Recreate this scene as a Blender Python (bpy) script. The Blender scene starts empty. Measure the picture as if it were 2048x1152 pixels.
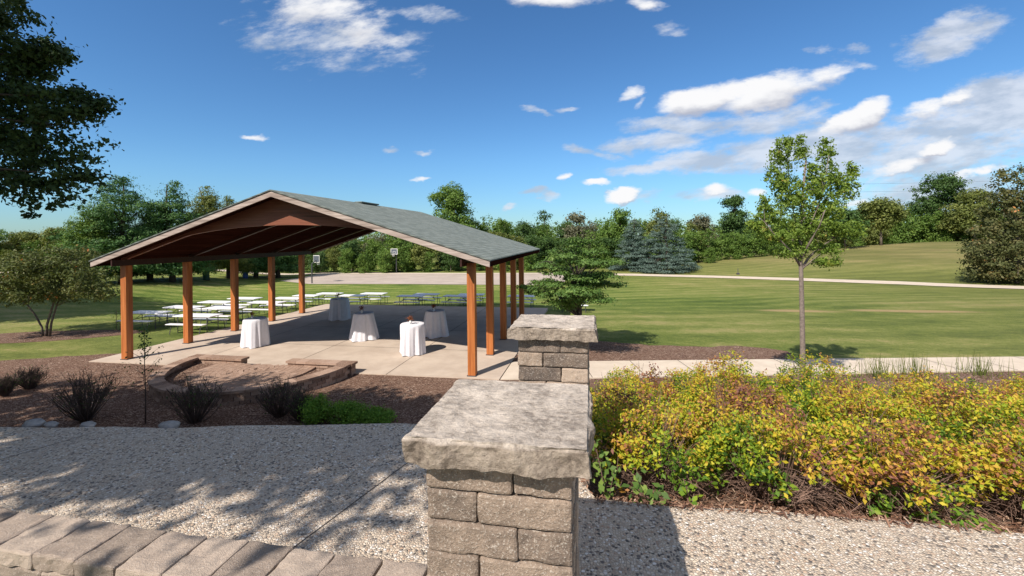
import bpy, bmesh, math, random
import numpy as np
from mathutils import Vector, Matrix, noise
from mathutils.geometry import delaunay_2d_cdt
sc = bpy.context.scene
rad = math.radians
# ---------------------------------------------------------------- camera
FPX = 866.98; HY = 476.49
F_ = np.array([-0.17996381, 0.98367323, 0.0]); ROLL = rad(-.654)
_r = np.array([F_[1], -F_[0], 0.]); _u = np.array([0, 0, 1.])
R_ = _r * math.cos(ROLL) + _u * math.sin(ROLL); U_ = -_r * math.sin(ROLL) + _u * math.cos(ROLL)
C_ = np.array([15.7386, -12.2765, 4.0])
cd = bpy.data.cameras.new('camera'); cam = bpy.data.objects.new('camera', cd); sc.collection.objects.link(cam)
cd.sensor_width = 36; cd.lens = FPX / 2048 * 36; cd.shift_y = (HY - 576) / 2048; cd.clip_start = .05; cd.clip_end = 5000
M = Matrix(((R_[0], U_[0], -F_[0], C_[0]), (R_[1], U_[1], -F_[1], C_[1]), (R_[2], U_[2], -F_[2], C_[2]), (0, 0, 0, 1)))
cam.matrix_world = M; sc.camera = cam
F0 = F_[:2] / np.linalg.norm(F_[:2]); R0 = np.array([F0[1], -F0[0]])
# ---------------------------------------------------------------- sun, view
SV = np.array([.46, .89])                       # ground shift of a shadow per metre of height
SUN_EL = math.atan(1 / np.hypot(*SV)); sd = -np.array([SV[0], SV[1], -1.0]); sd /= np.linalg.norm(sd)
sl = bpy.data.lights.new('sun', 'SUN'); sl.energy = 4.6; sl.angle = rad(.5); sl.color = (1, .90, .795)
so = bpy.data.objects.new('sun', sl); sc.collection.objects.link(so)
so.rotation_euler = Vector(sd).to_track_quat('Z', 'Y').to_euler()
sc.view_settings.view_transform = 'Standard'; sc.view_settings.look = 'None'; sc.view_settings.gamma = 1
sc.view_settings.exposure = .47
# ---------------------------------------------------------------- sky
world = bpy.data.worlds.new('World'); sc.world = world; world.use_nodes = True
nt = world.node_tree; nt.nodes.clear()
class NB:
    """small node-tree writer"""
    def __init__(s, tree): s.t = tree
    def n(s, typ, **kw):
        nd = s.t.nodes.new(typ)
        for k, v in kw.items(): setattr(nd, k, v)
        return nd
    def put(s, sock, v):
        if isinstance(v, bpy.types.NodeSocket): s.t.links.new(v, sock)
        elif v is not None: sock.default_value = v
    def m(s, op, a, b=None, c=None, clamp=False):
        nd = s.n('ShaderNodeMath', operation=op, use_clamp=clamp)
        s.put(nd.inputs[0], a); s.put(nd.inputs[1], b); s.put(nd.inputs[2], c); return nd.outputs[0]
    def vm(s, op, a, b=None):
        nd = s.n('ShaderNodeVectorMath', operation=op); s.put(nd.inputs[0], a); s.put(nd.inputs[1], b)
        return nd.outputs['Value'] if op in ('DOT_PRODUCT', 'LENGTH') else nd.outputs[0]
    def mix(s, f, a, b, typ='MIX'):
        nd = s.n('ShaderNodeMixRGB', blend_type=typ); s.put(nd.inputs[0], f)
        s.put(nd.inputs[1], a if isinstance(a, bpy.types.NodeSocket) else (*a, 1)); s.put(nd.inputs[2], b if isinstance(b, bpy.types.NodeSocket) else (*b, 1))
        return nd.outputs[0]
    def ss(s, x, a, b, lo=0., hi=1.):
        nd = s.n('ShaderNodeMapRange', interpolation_type='SMOOTHSTEP'); s.put(nd.inputs[0], x)
        nd.inputs[1].default_value = a; nd.inputs[2].default_value = b; nd.inputs[3].default_value = lo; nd.inputs[4].default_value = hi
        return nd.outputs[0]
    def noise(s, vec, scale, det=3, rough=.5, out=0):
        nd = s.n('ShaderNodeTexNoise'); s.put(nd.inputs['Vector'], vec); nd.inputs['Scale'].default_value = scale
        nd.inputs['Detail'].default_value = det; nd.inputs['Roughness'].default_value = rough; return nd.outputs[out]
    def comb(s, x, y, z=0.):
        nd = s.n('ShaderNodeCombineXYZ'); s.put(nd.inputs[0], x); s.put(nd.inputs[1], y); s.put(nd.inputs[2], z); return nd.outputs[0]
    def ramp(s, f, stops):
        nd = s.n('ShaderNodeValToRGB'); e = nd.color_ramp.elements
        while len(e) < len(stops): e.new(.5)
        for i, (p, c) in enumerate(stops): e[i].position = p; e[i].color = (*c, 1)
        s.put(nd.inputs[0], f); return nd.outputs[0]
b = NB(nt)
sky = b.n('ShaderNodeTexSky', sky_type='NISHITA', sun_disc=False); sky.sun_elevation = SUN_EL
sky.sun_rotation = math.atan2(sd[0], sd[1]); sky.altitude = 200; sky.air_density = 1.0; sky.dust_density = .2; sky.ozone_density = 1.2
tc = b.n('ShaderNodeTexCoord').outputs['Generated']
fw = b.vm('DOT_PRODUCT', tc, (F0[0], F0[1], 0)); rt = b.vm('DOT_PRODUCT', tc, (R0[0], R0[1], 0))
sx = b.n('ShaderNodeSeparateXYZ'); b.put(sx.inputs[0], tc)
fwc = b.m('MAXIMUM', fw, .05)
u = b.m('DIVIDE', rt, fwc); v = b.m('DIVIDE', sx.outputs[2], fwc)
def uvpx(px, py):
    d = F_ * FPX + R_ * (px - 1024) - U_ * (py - HY)
    f = d[:2] @ F0; return (d[:2] @ R0) / f, d[2] / f
wn = b.noise(b.comb(b.m('MULTIPLY', u, 1.0), b.m('MULTIPLY', v, 2.4)), 3.2, 5, .55, out=1)
ws = b.n('ShaderNodeSeparateXYZ'); b.put(ws.inputs[0], wn)
uw = b.m('ADD', u, b.m('MULTIPLY', b.m('SUBTRACT', ws.outputs[0], .5), .16))
vw = b.m('ADD', v, b.m('MULTIPLY', b.m('SUBTRACT', ws.outputs[1], .5), .09))
fine = b.noise(b.comb(u, b.m('MULTIPLY', b.m('SUBTRACT', v, b.m('MULTIPLY', u, .15)), 2.6), .3), 9, 8, .66)
wn2 = b.noise(b.comb(u, b.m('MULTIPLY', v, 1.6), 2.), 16, 4, .6, out=1)
ws2 = b.n('ShaderNodeSeparateXYZ'); b.put(ws2.inputs[0], wn2)
uw = b.m('ADD', uw, b.m('MULTIPLY', b.m('SUBTRACT', ws2.outputs[0], .5), .045)); vw = b.m('ADD', vw, b.m('MULTIPLY', b.m('SUBTRACT', ws2.outputs[1], .5), .03))
def field(lst, vo=0.):
    out = None
    vw_ = b.m('ADD', vw, vo) if vo else vw
    for (px, py, rx, ry, ang, w) in lst:
        uu, vv = uvpx(px, py); a = rad(ang); ca, sa = math.cos(a), math.sin(a)
        du = b.m('SUBTRACT', uw, uu); dv = b.m('SUBTRACT', vw_, vv)
        p = b.m('ADD', b.m('MULTIPLY', du, ca / (rx / 867)), b.m('MULTIPLY', dv, sa / (rx / 867)))
        q = b.m('ADD', b.m('MULTIPLY', du, -sa / (ry / 867)), b.m('MULTIPLY', dv, ca / (ry / 867)))
        r2 = b.m('ADD', b.m('MULTIPLY', p, p), b.m('MULTIPLY', q, q))
        val = b.m('MULTIPLY', b.m('SUBTRACT', 1.0, r2), w)
        out = val if out is None else b.m('SMOOTH_MAX', out, val, .2)
    return out
bright = [(625, 12, 110, 44, -8, .75), (735, 58, 66, 52, -28, .8), (1085, 0, 150, 26, 0, .9), (1290, 6, 45, 22, 0, .8),
          (1415, 192, 105, 36, 12, 1.5), (1530, 182, 125, 40, 14, 1.3), (1650, 152, 62, 26, 12, .8), (1255, 188, 42, 16, 22, .9), (1282, 206, 14, 18, 0, .6),
          (1715, 240, 88, 32, 20, 1.5), (1855, 226, 62, 24, 18, 1.0), (1915, 205, 50, 20, 20, 1.0), (1868, 300, 52, 20, 10, 1.5),
          (1255, 386, 54, 15, 10, 1.6), (1200, 367, 32, 8, 0, 1.), (1135, 355, 22, 11, 20, 1.), (1420, 382, 36, 14, 5, 1.), (1505, 381, 26, 11, 0, .9),
          (845, 363, 22, 7, 5, .7), (512, 276, 24, 10, 0, .7), (1800, 340, 90, 16, 14, .9), (1715, 397, 70, 9, 0, .8), (1960, 348, 70, 10, 12, .9)]
veil = [(1900, 75, 125, 42, 14, .8), (1340, 245, 110, 20, 0, .8), (1300, 285, 110, 22, 4, .9), (1310, 335, 110, 15, 4, .9), (1450, 325, 190, 30, 3, .9),
        (1520, 240, 130, 25, 8, .8), (1640, 290, 230, 55, 6, 1.), (1850, 300, 250, 75, 6, 1.1), (2020, 215, 200, 75, 14, 1.2), (1850, 385, 220, 35, 3, .9),
        (1185, 302, 60, 11, -14, .6), (870, 30, 55, 14, -8, .5), (1700, 95, 30, 10, 5, .4), (1345, 50, 30, 12, 0, .35), (1610, 96, 25, 8, 0, .3), (775, 299, 17, 6, 0, .5), (835, 305, 15, 5, 0, .4),
        (1070, 384, 30, 6, 0, .6), (1100, 392, 22, 6, 0, .5), (1075, 222, 28, 7, -5, .5), (1125, 210, 26, 6, 5, .5), (1420, 392, 60, 14, 0, .6), (1290, 388, 45, 12, 0, .5), (1010, 408, 14, 5, 0, .5), (1700, 128, 40, 14, -10, .5), (650, 60, 150, 70, -15, .35)]
ok = b.ss(fw, .05, .3)
nz = b.m('SUBTRACT', fine, .5)
fb = b.m('ADD', field(bright), b.m('MULTIPLY', nz, 1.9)); fv = b.m('ADD', field(veil), b.m('MULTIPLY', nz, 3.0))
ab = b.m('MULTIPLY', b.ss(fb, .05, 1.05), ok); av = b.m('MULTIPLY', b.ss(fv, -.25, .9, 0, .85), ok)
fine2 = b.noise(b.comb(u, b.m('MULTIPLY', b.m('SUBTRACT', v, b.m('MULTIPLY', u, .12)), 3.2), .7), 7, 6, .6)
vcol = b.mix(b.ss(fine2, .35, .65), (3.5, 4.0, 4.8), (5.5, 5.8, 6.4))
fbase = field(bright); fup = field(bright, .022)      # sunlit tops, grey undersides
lit = b.m('ADD', b.m('SUBTRACT', fbase, fup), b.m('MULTIPLY', b.m('SUBTRACT', fine2, .5), 1.3))
bcol = b.mix(b.ss(lit, -.75, .35), (3.5, 3.7, 4.4), (7.0, 7.0, 7.1))
hsv = b.n('ShaderNodeHueSaturation'); hsv.inputs['Saturation'].default_value = 1.12; hsv.inputs['Value'].default_value = 1.25; b.put(hsv.inputs['Color'], sky.outputs[0])
skc = b.mix(1., hsv.outputs[0], b.mix(b.ss(v, -.02, .2), (.33, .49, .66), (.455, .665, .83)), 'MULTIPLY')
c1 = b.mix(av, skc, vcol); c2 = b.mix(ab, c1, bcol)
gn = b.noise(b.vm('MULTIPLY', tc, (1, 1, 2.2)), 2.6, 7, .6)
rest = b.m('MULTIPLY', b.m('SUBTRACT', 1., b.m('MULTIPLY', b.ss(fw, .0, .25), b.ss(v, .95, .75))), b.ss(sx.outputs[2], .02, .15))
c2 = b.mix(b.m('MULTIPLY', b.m('MULTIPLY', b.ss(gn, .40, .58), .9), rest), c2, (4.0, 3.9, 3.8))  # unseen cloud cover added behind and overhead to lighten the shade
bg = b.n('ShaderNodeBackground'); bg.inputs[1].default_value = .1; b.put(bg.inputs[0], c2)
nt.links.new(bg.outputs[0], b.n('ShaderNodeOutputWorld').inputs[0])
# ---------------------------------------------------------------- helpers
def P(px, py, z=0.):
    d = F_ * FPX + R_ * (px - 1024) - U_ * (py - HY); return C_ + d * ((z - C_[2]) / d[2])
def Wp(px, py, fwd):
    d = F_ * FPX + R_ * (px - 1024) - U_ * (py - HY); return C_ + d * (fwd / (d[:2] @ F0))
def LF(lat, fwd): return C_[:2] + R0 * lat + F0 * fwd
def smooth(t): t = np.clip(t, 0, 1); return t * t * (3 - 2 * t)
ZT = 2.4
EX = [0, 10.65, 12.39, 14.07, 15.4, 15.75, 17.3, 30]; EY = [-9.7, -9.36, -9.09, -8.74, -8.72, -9.58, -9.52, -9.45]
MC = LF(74, 70)
def terrain(x, y):
    x = np.asarray(x, float); y = np.asarray(y, float)
    e = np.interp(x, EX, EY); L = 4.4 + 3.8 * smooth((x - 13.9) / 3)
    t = np.clip((y - e) / L, 0, 1); h = (ZT - .12) * (1 - (t * .75 + smooth(t) * .25))
    h = np.where(y < e, ZT - .12, h)
    rel0 = (x - MC[0]) * R0[0] + (y - MC[1]) * R0[1]; rel1 = (x - MC[0]) * F0[0] + (y - MC[1]) * F0[1]
    md = 3.75 * np.exp(-.5 * ((np.where(rel0 < 0, rel0 / 26, rel0 / 50)) ** 2 + (rel1 / 12) ** 2))
    fwd = (x - C_[0]) * F0[0] + (y - C_[1]) * F0[1]; fall = -1.0 * smooth((fwd - 20) / 24) * smooth((x + 22) / 10 + np.maximum(fwd - 30, 0) / 20)     # the field falls away behind the slab
    return h * smooth((x + 60) / 40) + md - .04 + fall
def tz(x, y): return float(terrain(x, y))
def Pg(px, py, h=0.):
    """where the sight line through a photo point meets the ground (or a height h above it)"""
    z = h
    for _ in range(60): w = P(px, py, z); z = .6 * z + .4 * (tz(w[0], w[1]) + h)
    return w
def set_props(o, label=None, cat=None, group=None, kind=None):
    if label: o['label'] = label
    if cat: o['category'] = cat
    if group: o['group'] = group
    if kind: o['kind'] = kind
    return o
def mesh_obj(name, verts, faces, mat, parent=None, smoothf=False, tint=None):
    me = bpy.data.meshes.new(name)
    if isinstance(faces, np.ndarray):
        nv, nf, k = len(verts), len(faces), faces.shape[1]
        me.vertices.add(nv); me.vertices.foreach_set('co', np.asarray(verts, np.float32).ravel())
        me.loops.add(nf * k); me.loops.foreach_set('vertex_index', faces.astype(np.int32).ravel())
        me.polygons.add(nf); me.polygons.foreach_set('loop_start', np.arange(0, nf * k, k, dtype=np.int32))
        me.update(calc_edges=True)
    else:
        me.from_pydata([tuple(map(float, q)) for q in verts], [], faces)
    if tint is not None:
        at = me.attributes.new('tint', 'FLOAT', 'POINT'); at.data.foreach_set('value', np.asarray(tint, np.float32))
    if smoothf: me.polygons.foreach_set('use_smooth', np.ones(len(me.polygons), bool))
    me.materials.append(mat)
    o = bpy.data.objects.new(name, me); sc.collection.objects.link(o)
    if parent: o.parent = parent
    return o
def empty(name, loc, label, cat, group=None, rz=0):
    o = bpy.data.objects.new(name, None); sc.collection.objects.link(o); o.location = tuple(map(float, loc)); o.rotation_euler = (0, 0, rz)
    o.empty_display_size = .2
    return set_props(o, label, cat, group)
def dup(root, loc, rz=0, scale=None, label=None):
    r = root.copy(); sc.collection.objects.link(r); r.location = tuple(map(float, loc)); r.rotation_euler = (0, 0, rz)
    if scale: r.scale = scale if hasattr(scale, '__len__') else (scale,) * 3
    if label: r['label'] = label
    for ch in list(root.children):
        c = ch.copy(); sc.collection.objects.link(c); c.parent = r
        for g in ch.children:
            d = g.copy(); sc.collection.objects.link(d); d.parent = c
    return r
class MB:
    """collects boxes and tubes into one mesh"""
    def __init__(s): s.v = []; s.f = []; s.t = []
    def add(s, vs, fs, tint=.5):
        o = len(s.v); s.v += [tuple(map(float, q)) for q in vs]; s.f += [tuple(i + o for i in f) for f in fs]; s.t += [tint] * len(vs)
    def box(s, c, d, rz=0, tint=.5, taper=1., bev=0):
        hx, hy, hz = d[0] / 2, d[1] / 2, d[2] / 2; vs = []
        if bev:
            for z, k in ((-hz, bev), (-hz + bev, 0), (hz - bev, 0), (hz, bev)):
                for x, y in ((-hx + k + bev, -hy + k), (hx - k - bev, -hy + k), (hx - k, -hy + k + bev), (hx - k, hy - k - bev), (hx - k - bev, hy - k), (-hx + k + bev, hy - k), (-hx + k, hy - k - bev), (-hx + k, -hy + k + bev)):
                    vs.append((x, y, z))
            fs = [tuple(range(7, -1, -1)), tuple(range(24, 32))]
            for l in range(3):
                for i in range(8): j = (i + 1) % 8; fs.append((l * 8 + i, l * 8 + j, l * 8 + 8 + j, l * 8 + 8 + i))
        else:
            for z, k in ((-hz, 1), (hz, taper)):
                for x, y in ((-hx, -hy), (hx, -hy), (hx, hy), (-hx, hy)): vs.append((x * k, y * k, z))
            fs = [(3, 2, 1, 0), (4, 5, 6, 7), (0, 1, 5, 4), (1, 2, 6, 5), (2, 3, 7, 6), (3, 0, 4, 7)]
        ca, sa = math.cos(rz), math.sin(rz)
        s.add([(c[0] + x * ca - y * sa, c[1] + x * sa + y * ca, c[2] + z) for x, y, z in vs], fs, tint)
    def tube(s, pts, rs, n=6, tint=.5):
        pts = [np.array(q, float) for q in pts]
        if not hasattr(rs, '__len__'): rs = [rs] * len(pts)
        o = len(s.v); vs = []; fs = []
        for i, q in enumerate(pts):
            d = pts[min(i + 1, len(pts) - 1)] - pts[max(i - 1, 0)]; d /= np.linalg.norm(d) + 1e-9
            a = np.cross(d, (0, 0, 1.) if abs(d[2]) < .9 else (1., 0, 0)); a /= np.linalg.norm(a); bb = np.cross(d, a)
            for k in range(n): t = 2 * math.pi * k / n; vs.append(q + rs[i] * (a * math.cos(t) + bb * math.sin(t)))
        for i in range(len(pts) - 1):
            for k in range(n): j = (k + 1) % n; fs.append((i * n + k, i * n + j, i * n + n + j, i * n + n + k))
        fs.append(tuple(range(n - 1, -1, -1))); fs.append(tuple((len(pts) - 1) * n + k for k in range(n)))
        s.add(vs, fs, tint)
    def prism(s, poly, z0, z1, tint=.5):
        n = len(poly); vs = [(x, y, z0) for x, y in poly] + [(x, y, z1) for x, y in poly]
        s.add(vs, [tuple(range(n - 1, -1, -1)), tuple(range(n, 2 * n))] + [(i, (i + 1) % n, n + (i + 1) % n, n + i) for i in range(n)], tint)
    def build(s, name, mat, parent=None, smoothf=False): return mesh_obj(name, s.v, s.f, mat, parent, smoothf, s.t)
# ---------------------------------------------------------------- materials
def newmat(name):
    m = bpy.data.materials.new(name); m.use_nodes = True; m.node_tree.nodes.clear(); return m, NB(m.node_tree)
def finish(m, nb, col, rough=.8, bump=None, bstr=.3, bdist=.02, spec=.3, metal=0., extra=None):
    pb = nb.n('ShaderNodeBsdfPrincipled'); nb.put(pb.inputs['Base Color'], col if isinstance(col, bpy.types.NodeSocket) else (*col, 1))
    nb.put(pb.inputs['Roughness'], rough); pb.inputs['Specular IOR Level'].default_value = spec; pb.inputs['Metallic'].default_value = metal
    if bump is not None:
        bp = nb.n('ShaderNodeBump'); bp.inputs['Strength'].default_value = bstr; bp.inputs['Distance'].default_value = bdist
        nb.put(bp.inputs['Height'], bump); nb.t.links.new(bp.outputs[0], pb.inputs['Normal'])
    out = nb.n('ShaderNodeOutputMaterial')
    nb.t.links.new(pb.outputs[0] if extra is None else extra(pb.outputs[0]), out.inputs[0]); return m
def pos(nb): return nb.n('ShaderNodeNewGeometry').outputs['Position']
def objc(nb): return nb.n('ShaderNodeTexCoord').outputs['Object']
def scl(nb, v, s): return nb.vm('MULTIPLY', v, s)
def attr(nb, n='tint'): return nb.n('ShaderNodeAttribute', attribute_name=n).outputs['Fac']
def vor(nb, vec, s, feat='F1', out='Distance', rnd=1.):
    nd = nb.n('ShaderNodeTexVoronoi', feature=feat); nb.put(nd.inputs['Vector'], vec); nd.inputs['Scale'].default_value = s
    nd.inputs['Randomness'].default_value = rnd; return nd.outputs[out]
def simple(name, col, rough=.7, var=.15, sc_=8., bstr=0., spec=.3, metal=0.):
    m, nb = newmat(name); n = nb.noise(objc(nb), sc_, 4, .6)
    c = nb.mix(nb.ss(n, .3, .7), tuple(x * (1 - var) for x in col), tuple(min(1, x * (1 + var)) for x in col))
    return finish(m, nb, c, rough, n if bstr else None, bstr, .01, spec, metal)
def leafmat(name, stops, trans=.3, rough=.55):
    m, nb = newmat(name); c = nb.ramp(attr(nb), stops)
    def ex(sh):
        tr = nb.n('ShaderNodeBsdfTranslucent'); nb.put(tr.inputs[0], nb.mix(1., c, (1.25, 1.2, .6), 'MULTIPLY'))
        mx = nb.n('ShaderNodeMixShader'); mx.inputs[0].default_value = trans
        nb.t.links.new(sh, mx.inputs[1]); nb.t.links.new(tr.outputs[0], mx.inputs[2]); return mx.outputs[0]
    return finish(m, nb, c, rough, spec=.25, extra=ex)
def lawn_mat():
    m, nb = newmat('lawn'); p = pos(nb)
    s1 = nb.noise(scl(nb, p, (.05, .09, 0)), 1, 4, .6); s2 = nb.noise(scl(nb, p, (.35, .9, 0)), 1, 8, .68); s3 = nb.noise(p, 16, 6, .8); s4 = nb.noise(scl(nb, p, (2.2, 4.5, 0)), 1, 6, .75)
    # mowing passes: bands that bend gently across the field
    q = nb.n('ShaderNodeSeparateXYZ'); nb.put(q.inputs[0], p)
    warp = nb.m('MULTIPLY', nb.noise(scl(nb, p, (.045, .045, 0)), 1, 2), 9.)
    ln = nb.m('ADD', nb.m('ADD', nb.m('MULTIPLY', q.outputs[0], -.30), nb.m('MULTIPLY', q.outputs[1], 1.)), warp)
    st = nb.m('SINE', nb.m('MULTIPLY', ln, 2.9))
    x = nb.m('ADD', nb.m('MULTIPLY', st, .035), nb.m('ADD', nb.m('MULTIPLY', s1, .45), nb.m('ADD', nb.m('MULTIPLY', s2, .45), nb.m('MULTIPLY', s4, .35))))
    x = nb.m('ADD', nb.m('SUBTRACT', nb.m('MULTIPLY', x, 1.5), .33), nb.m('MULTIPLY', nb.m('SUBTRACT', s3, .5), .75))
    c = nb.ramp(x, [(.38, (.050, .095, .018)), (.52, (.108, .165, .030)), (.66, (.195, .245, .055)), (.82, (.38, .335, .145))])
    # drier towards the far field and on the mound
    dx = nb.m('ADD', nb.m('MULTIPLY', q.outputs[0], .012), nb.m('MULTIPLY', q.outputs[1], .011))
    c = nb.mix(nb.m('MULTIPLY', nb.ss(nb.m('ADD', dx, nb.m('MULTIPLY', s1, .3)),   .45, 1.1), .45), c, (.185, .165, .065))
    hill = nb.ss(q.outputs[2], -.7, .8); hl = nb.noise(scl(nb, p, (.05, .05, 2.6)), 1, 4, .6)
    c = nb.mix(nb.m('MULTIPLY', hill, .6), c, nb.mix(nb.ss(hl, .4, .62), (.13, .125, .05), (.27, .215, .105)))
    # worn bare patches
    for (px, py, rx, ry) in ((1600, 622, 1.9, .55), (1815, 622, 3.0, .5)):
        w = Pg(px, py); d = nb.vm('SUBTRACT', p, (w[0], w[1], 0)); d = scl(nb, d, (1 / rx, 1 / ry, 0)); r = nb.vm('LENGTH', d)
        c = nb.mix(nb.ss(nb.m('ADD', r, nb.m('MULTIPLY', nb.m('SUBTRACT', s2, .5), 1.6)), .55, 1.3, .75, 0), c, (.42, .30, .16))
    return finish(m, nb, c, .9, nb.m('ADD', s3, nb.m('MULTIPLY', s4, 1.)), .9, .06, .1)
def mulch_mat():
    m, nb = newmat('mulch'); p = pos(nb)
    w = nb.vm('ADD', p, scl(nb, nb.noise(p, 6, 2, .5, out=1), (.12, .12, .12)))
    a = vor(nb, scl(nb, w, (1, 2.2, 1)), 30, out='Color'); d = vor(nb, scl(nb, w, (1, 2.2, 1)), 30); n = nb.noise(p, 1.3, 4, .6); f = nb.noise(p, 40, 4, .7)
    g = nb.n('ShaderNodeSeparateXYZ'); nb.put(g.inputs[0], a)
    c = nb.ramp(nb.m('ADD', nb.m('MULTIPLY', g.outputs[0], .75), nb.m('MULTIPLY', f, .25)), [(.15, (.05, .028, .020)), (.42, (.15, .088, .064)), (.70, (.25, .16, .118)), (.86, (.52, .40, .31))])
    c = nb.mix(nb.ss(n, .35, .7, 0, .5), c, (.17, .10, .07))
    return finish(m, nb, c, .95, nb.m('ADD', nb.m('MULTIPLY', d, 1.5), f), .7, .02, .1)
def agg_mat():
    m, nb = newmat('exposed_aggregate'); p = pos(nb)
    w = nb.vm('ADD', p, scl(nb, nb.noise(p, 25, 2, .5, out=1), (.012, .012, .012)))
    a = vor(nb, w, 68, out='Color'); d = vor(nb, w, 68); g = nb.n('ShaderNodeSeparateXYZ'); nb.put(g.inputs[0], a)
    n = nb.noise(p, 3.5, 4, .65)
    st = nb.ramp(g.outputs[0], [(.0, (.07, .068, .068)), (.13, (.15, .13, .12)), (.17, (.54, .44, .33)), (.42, (.66, .555, .43)), (.6, (.44, .30, .21)), (.68, (.74, .65, .53)), (.86, (.64, .56, .46)), (.95, (.82, .78, .72))])
    e = vor(nb, w, 68, 'DISTANCE_TO_EDGE')
    gap = nb.ss(e, .02, .14); c = nb.mix(gap, (.44, .37, .29), st)
    c = nb.mix(nb.ss(n, .35, .7, 0, .35), c, (.52, .455, .385))
    return finish(m, nb, c, .75, nb.m('ADD', nb.ss(e, 0, .25), nb.m('MULTIPLY', g.outputs[1], .6)), .7, .008, .3)
def concrete_mat(name, c1, c2, sc_=1.2, joint=None):
    m, nb = newmat(name); p = pos(nb); n = nb.noise(p, sc_, 5, .65); f = nb.noise(p, 60, 3, .7); st = nb.noise(scl(nb, p, (.35, .5, 1)), 1, 5, .6)
    c = nb.mix(nb.ss(n, .3, .7), c1, c2); c = nb.mix(nb.ss(st, .52, .75, 0, .4), c, tuple(x * .68 for x in c1)); c = nb.mix(nb.m('MULTIPLY', nb.ss(f, .3, .7), .25), c, tuple(x * .7 for x in c1))
    return finish(m, nb, c, .85, f, .15, .01, .2)
def block_mat(name, stops, sc_=1.):
    m, nb = newmat(name); p = pos(nb); n = nb.noise(p, 16 * sc_, 6, .72); f = nb.noise(p, 130 * sc_, 3, .7); t = attr(nb); q = nb.noise(p, 5 * sc_, 4, .6)
    x = nb.m('ADD', nb.m('MULTIPLY', t, .55), nb.m('ADD', nb.m('MULTIPLY', n, .55), nb.m('MULTIPLY', q, .35))); x = nb.m('SUBTRACT', x, .17)
    c = nb.ramp(x, stops); sp = nb.ss(f, .56, .64)
    c = nb.mix(nb.m('MULTIPLY', sp, .55), c, (.62, .57, .50)); c = nb.mix(nb.m('MULTIPLY', nb.ss(f, .40, .30), .5), c, (.07, .06, .055))
    return finish(m, nb, c, .9, nb.m('ADD', n, nb.m('MULTIPLY', f, .7)), .8, .012, .15)
def cap_mat():
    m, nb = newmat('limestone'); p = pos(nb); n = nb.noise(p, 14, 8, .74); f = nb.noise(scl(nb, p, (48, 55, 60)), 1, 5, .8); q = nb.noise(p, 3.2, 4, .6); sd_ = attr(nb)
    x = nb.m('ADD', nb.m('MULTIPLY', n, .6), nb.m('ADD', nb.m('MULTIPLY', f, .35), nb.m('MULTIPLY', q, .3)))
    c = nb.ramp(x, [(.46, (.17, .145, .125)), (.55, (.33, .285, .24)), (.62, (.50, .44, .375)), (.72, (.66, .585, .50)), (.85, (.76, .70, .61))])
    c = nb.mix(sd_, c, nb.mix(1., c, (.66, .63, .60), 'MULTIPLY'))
    return finish(m, nb, c, .9, nb.m('ADD', n, nb.m('MULTIPLY', f, .6)), .85, .02, .15)
def wood_mat(name, c1, c2, c3, axis='z', rough=.5):
    m, nb = newmat(name); p = objc(nb)
    s = {'z': (14, 14, .8), 'x': (.8, 14, 14), 'y': (14, .8, 14)}[axis]
    g = nb.noise(scl(nb, p, s), 1, 5, .6); k = nb.noise(scl(nb, p, tuple(x * .25 for x in s)), 1, 3, .5)
    x = nb.m('ADD', nb.m('MULTIPLY', g, .7), nb.m('MULTIPLY', k, .3))
    c = nb.ramp(x, [(.32, c1), (.5, c2), (.68, c3)])
    ck = nb.noise(scl(nb, p, tuple(v_ * 3.2 if v_ > 5 else v_ * 1.5 for v_ in s)), 1, 3, .6); c = nb.mix(nb.ss(ck, .62, .70, 0, .6), c, tuple(v_ * .25 for v_ in c1)); kn = vor(nb, scl(nb, p, tuple(v_ * .45 for v_ in s)), .6); c = nb.mix(nb.ss(kn, .14, .06, 0, .7), c, tuple(v_ * .3 for v_ in c1))
    return finish(m, nb, c, rough, g, .25, .006, .0 if rough >= 1 else .35)
def shingle_mat():
    m, nb = newmat('shingles'); p = objc(nb)
    br = nb.n('ShaderNodeTexBrick'); q = nb.n('ShaderNodeSeparateXYZ'); nb.put(q.inputs[0], p)
    nb.put(br.inputs['Vector'], nb.comb(q.outputs[1], nb.m('MULTIPLY', q.outputs[2], 2.9))); br.inputs['Scale'].default_value = 1.
    br.inputs['Brick Width'].default_value = .32; br.inputs['Row Height'].default_value = .16; br.inputs['Mortar Size'].default_value = .012; br.inputs['Bias'].default_value = 0
    br.inputs['Color1'].default_value = (.135, .165, .150, 1); br.inputs['Color2'].default_value = (.25, .285, .262, 1); br.inputs['Mortar'].default_value = (.06, .07, .068, 1)
    n = nb.noise(p, 2., 5, .6); f = nb.noise(p, 90, 3, .7)
    c = nb.mix(.35, br.outputs[0], nb.ramp(n, [(.3, (.155, .182, .168)), (.7, (.25, .285, .262))])); c = nb.mix(nb.m('MULTIPLY', nb.ss(f, .4, .7), .3), c, (.2, .22, .21))
    return finish(m, nb, c, .95, nb.m('ADD', br.outputs['Fac'], nb.m('MULTIPLY', f, -.4)), .6, -.02, .1)
MT = {}
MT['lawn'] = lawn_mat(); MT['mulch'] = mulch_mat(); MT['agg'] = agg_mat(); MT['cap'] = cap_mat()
MT['slab'] = concrete_mat('concrete_slab', (.47, .385, .31), (.58, .49, .40)); MT['walk'] = concrete_mat('concrete_walk', (.56, .48, .385), (.66, .575, .47), 2)
MT['court'] = concrete_mat('court_paving', (.40, .34, .29), (.50, .43, .37), .5)
MT['block'] = block_mat('tumbled_block', [(.28, (.11, .09, .078)), (.45, (.21, .165, .132)), (.62, (.32, .25, .195)), (.80, (.47, .375, .295)), (.97, (.58, .485, .40))])
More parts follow.
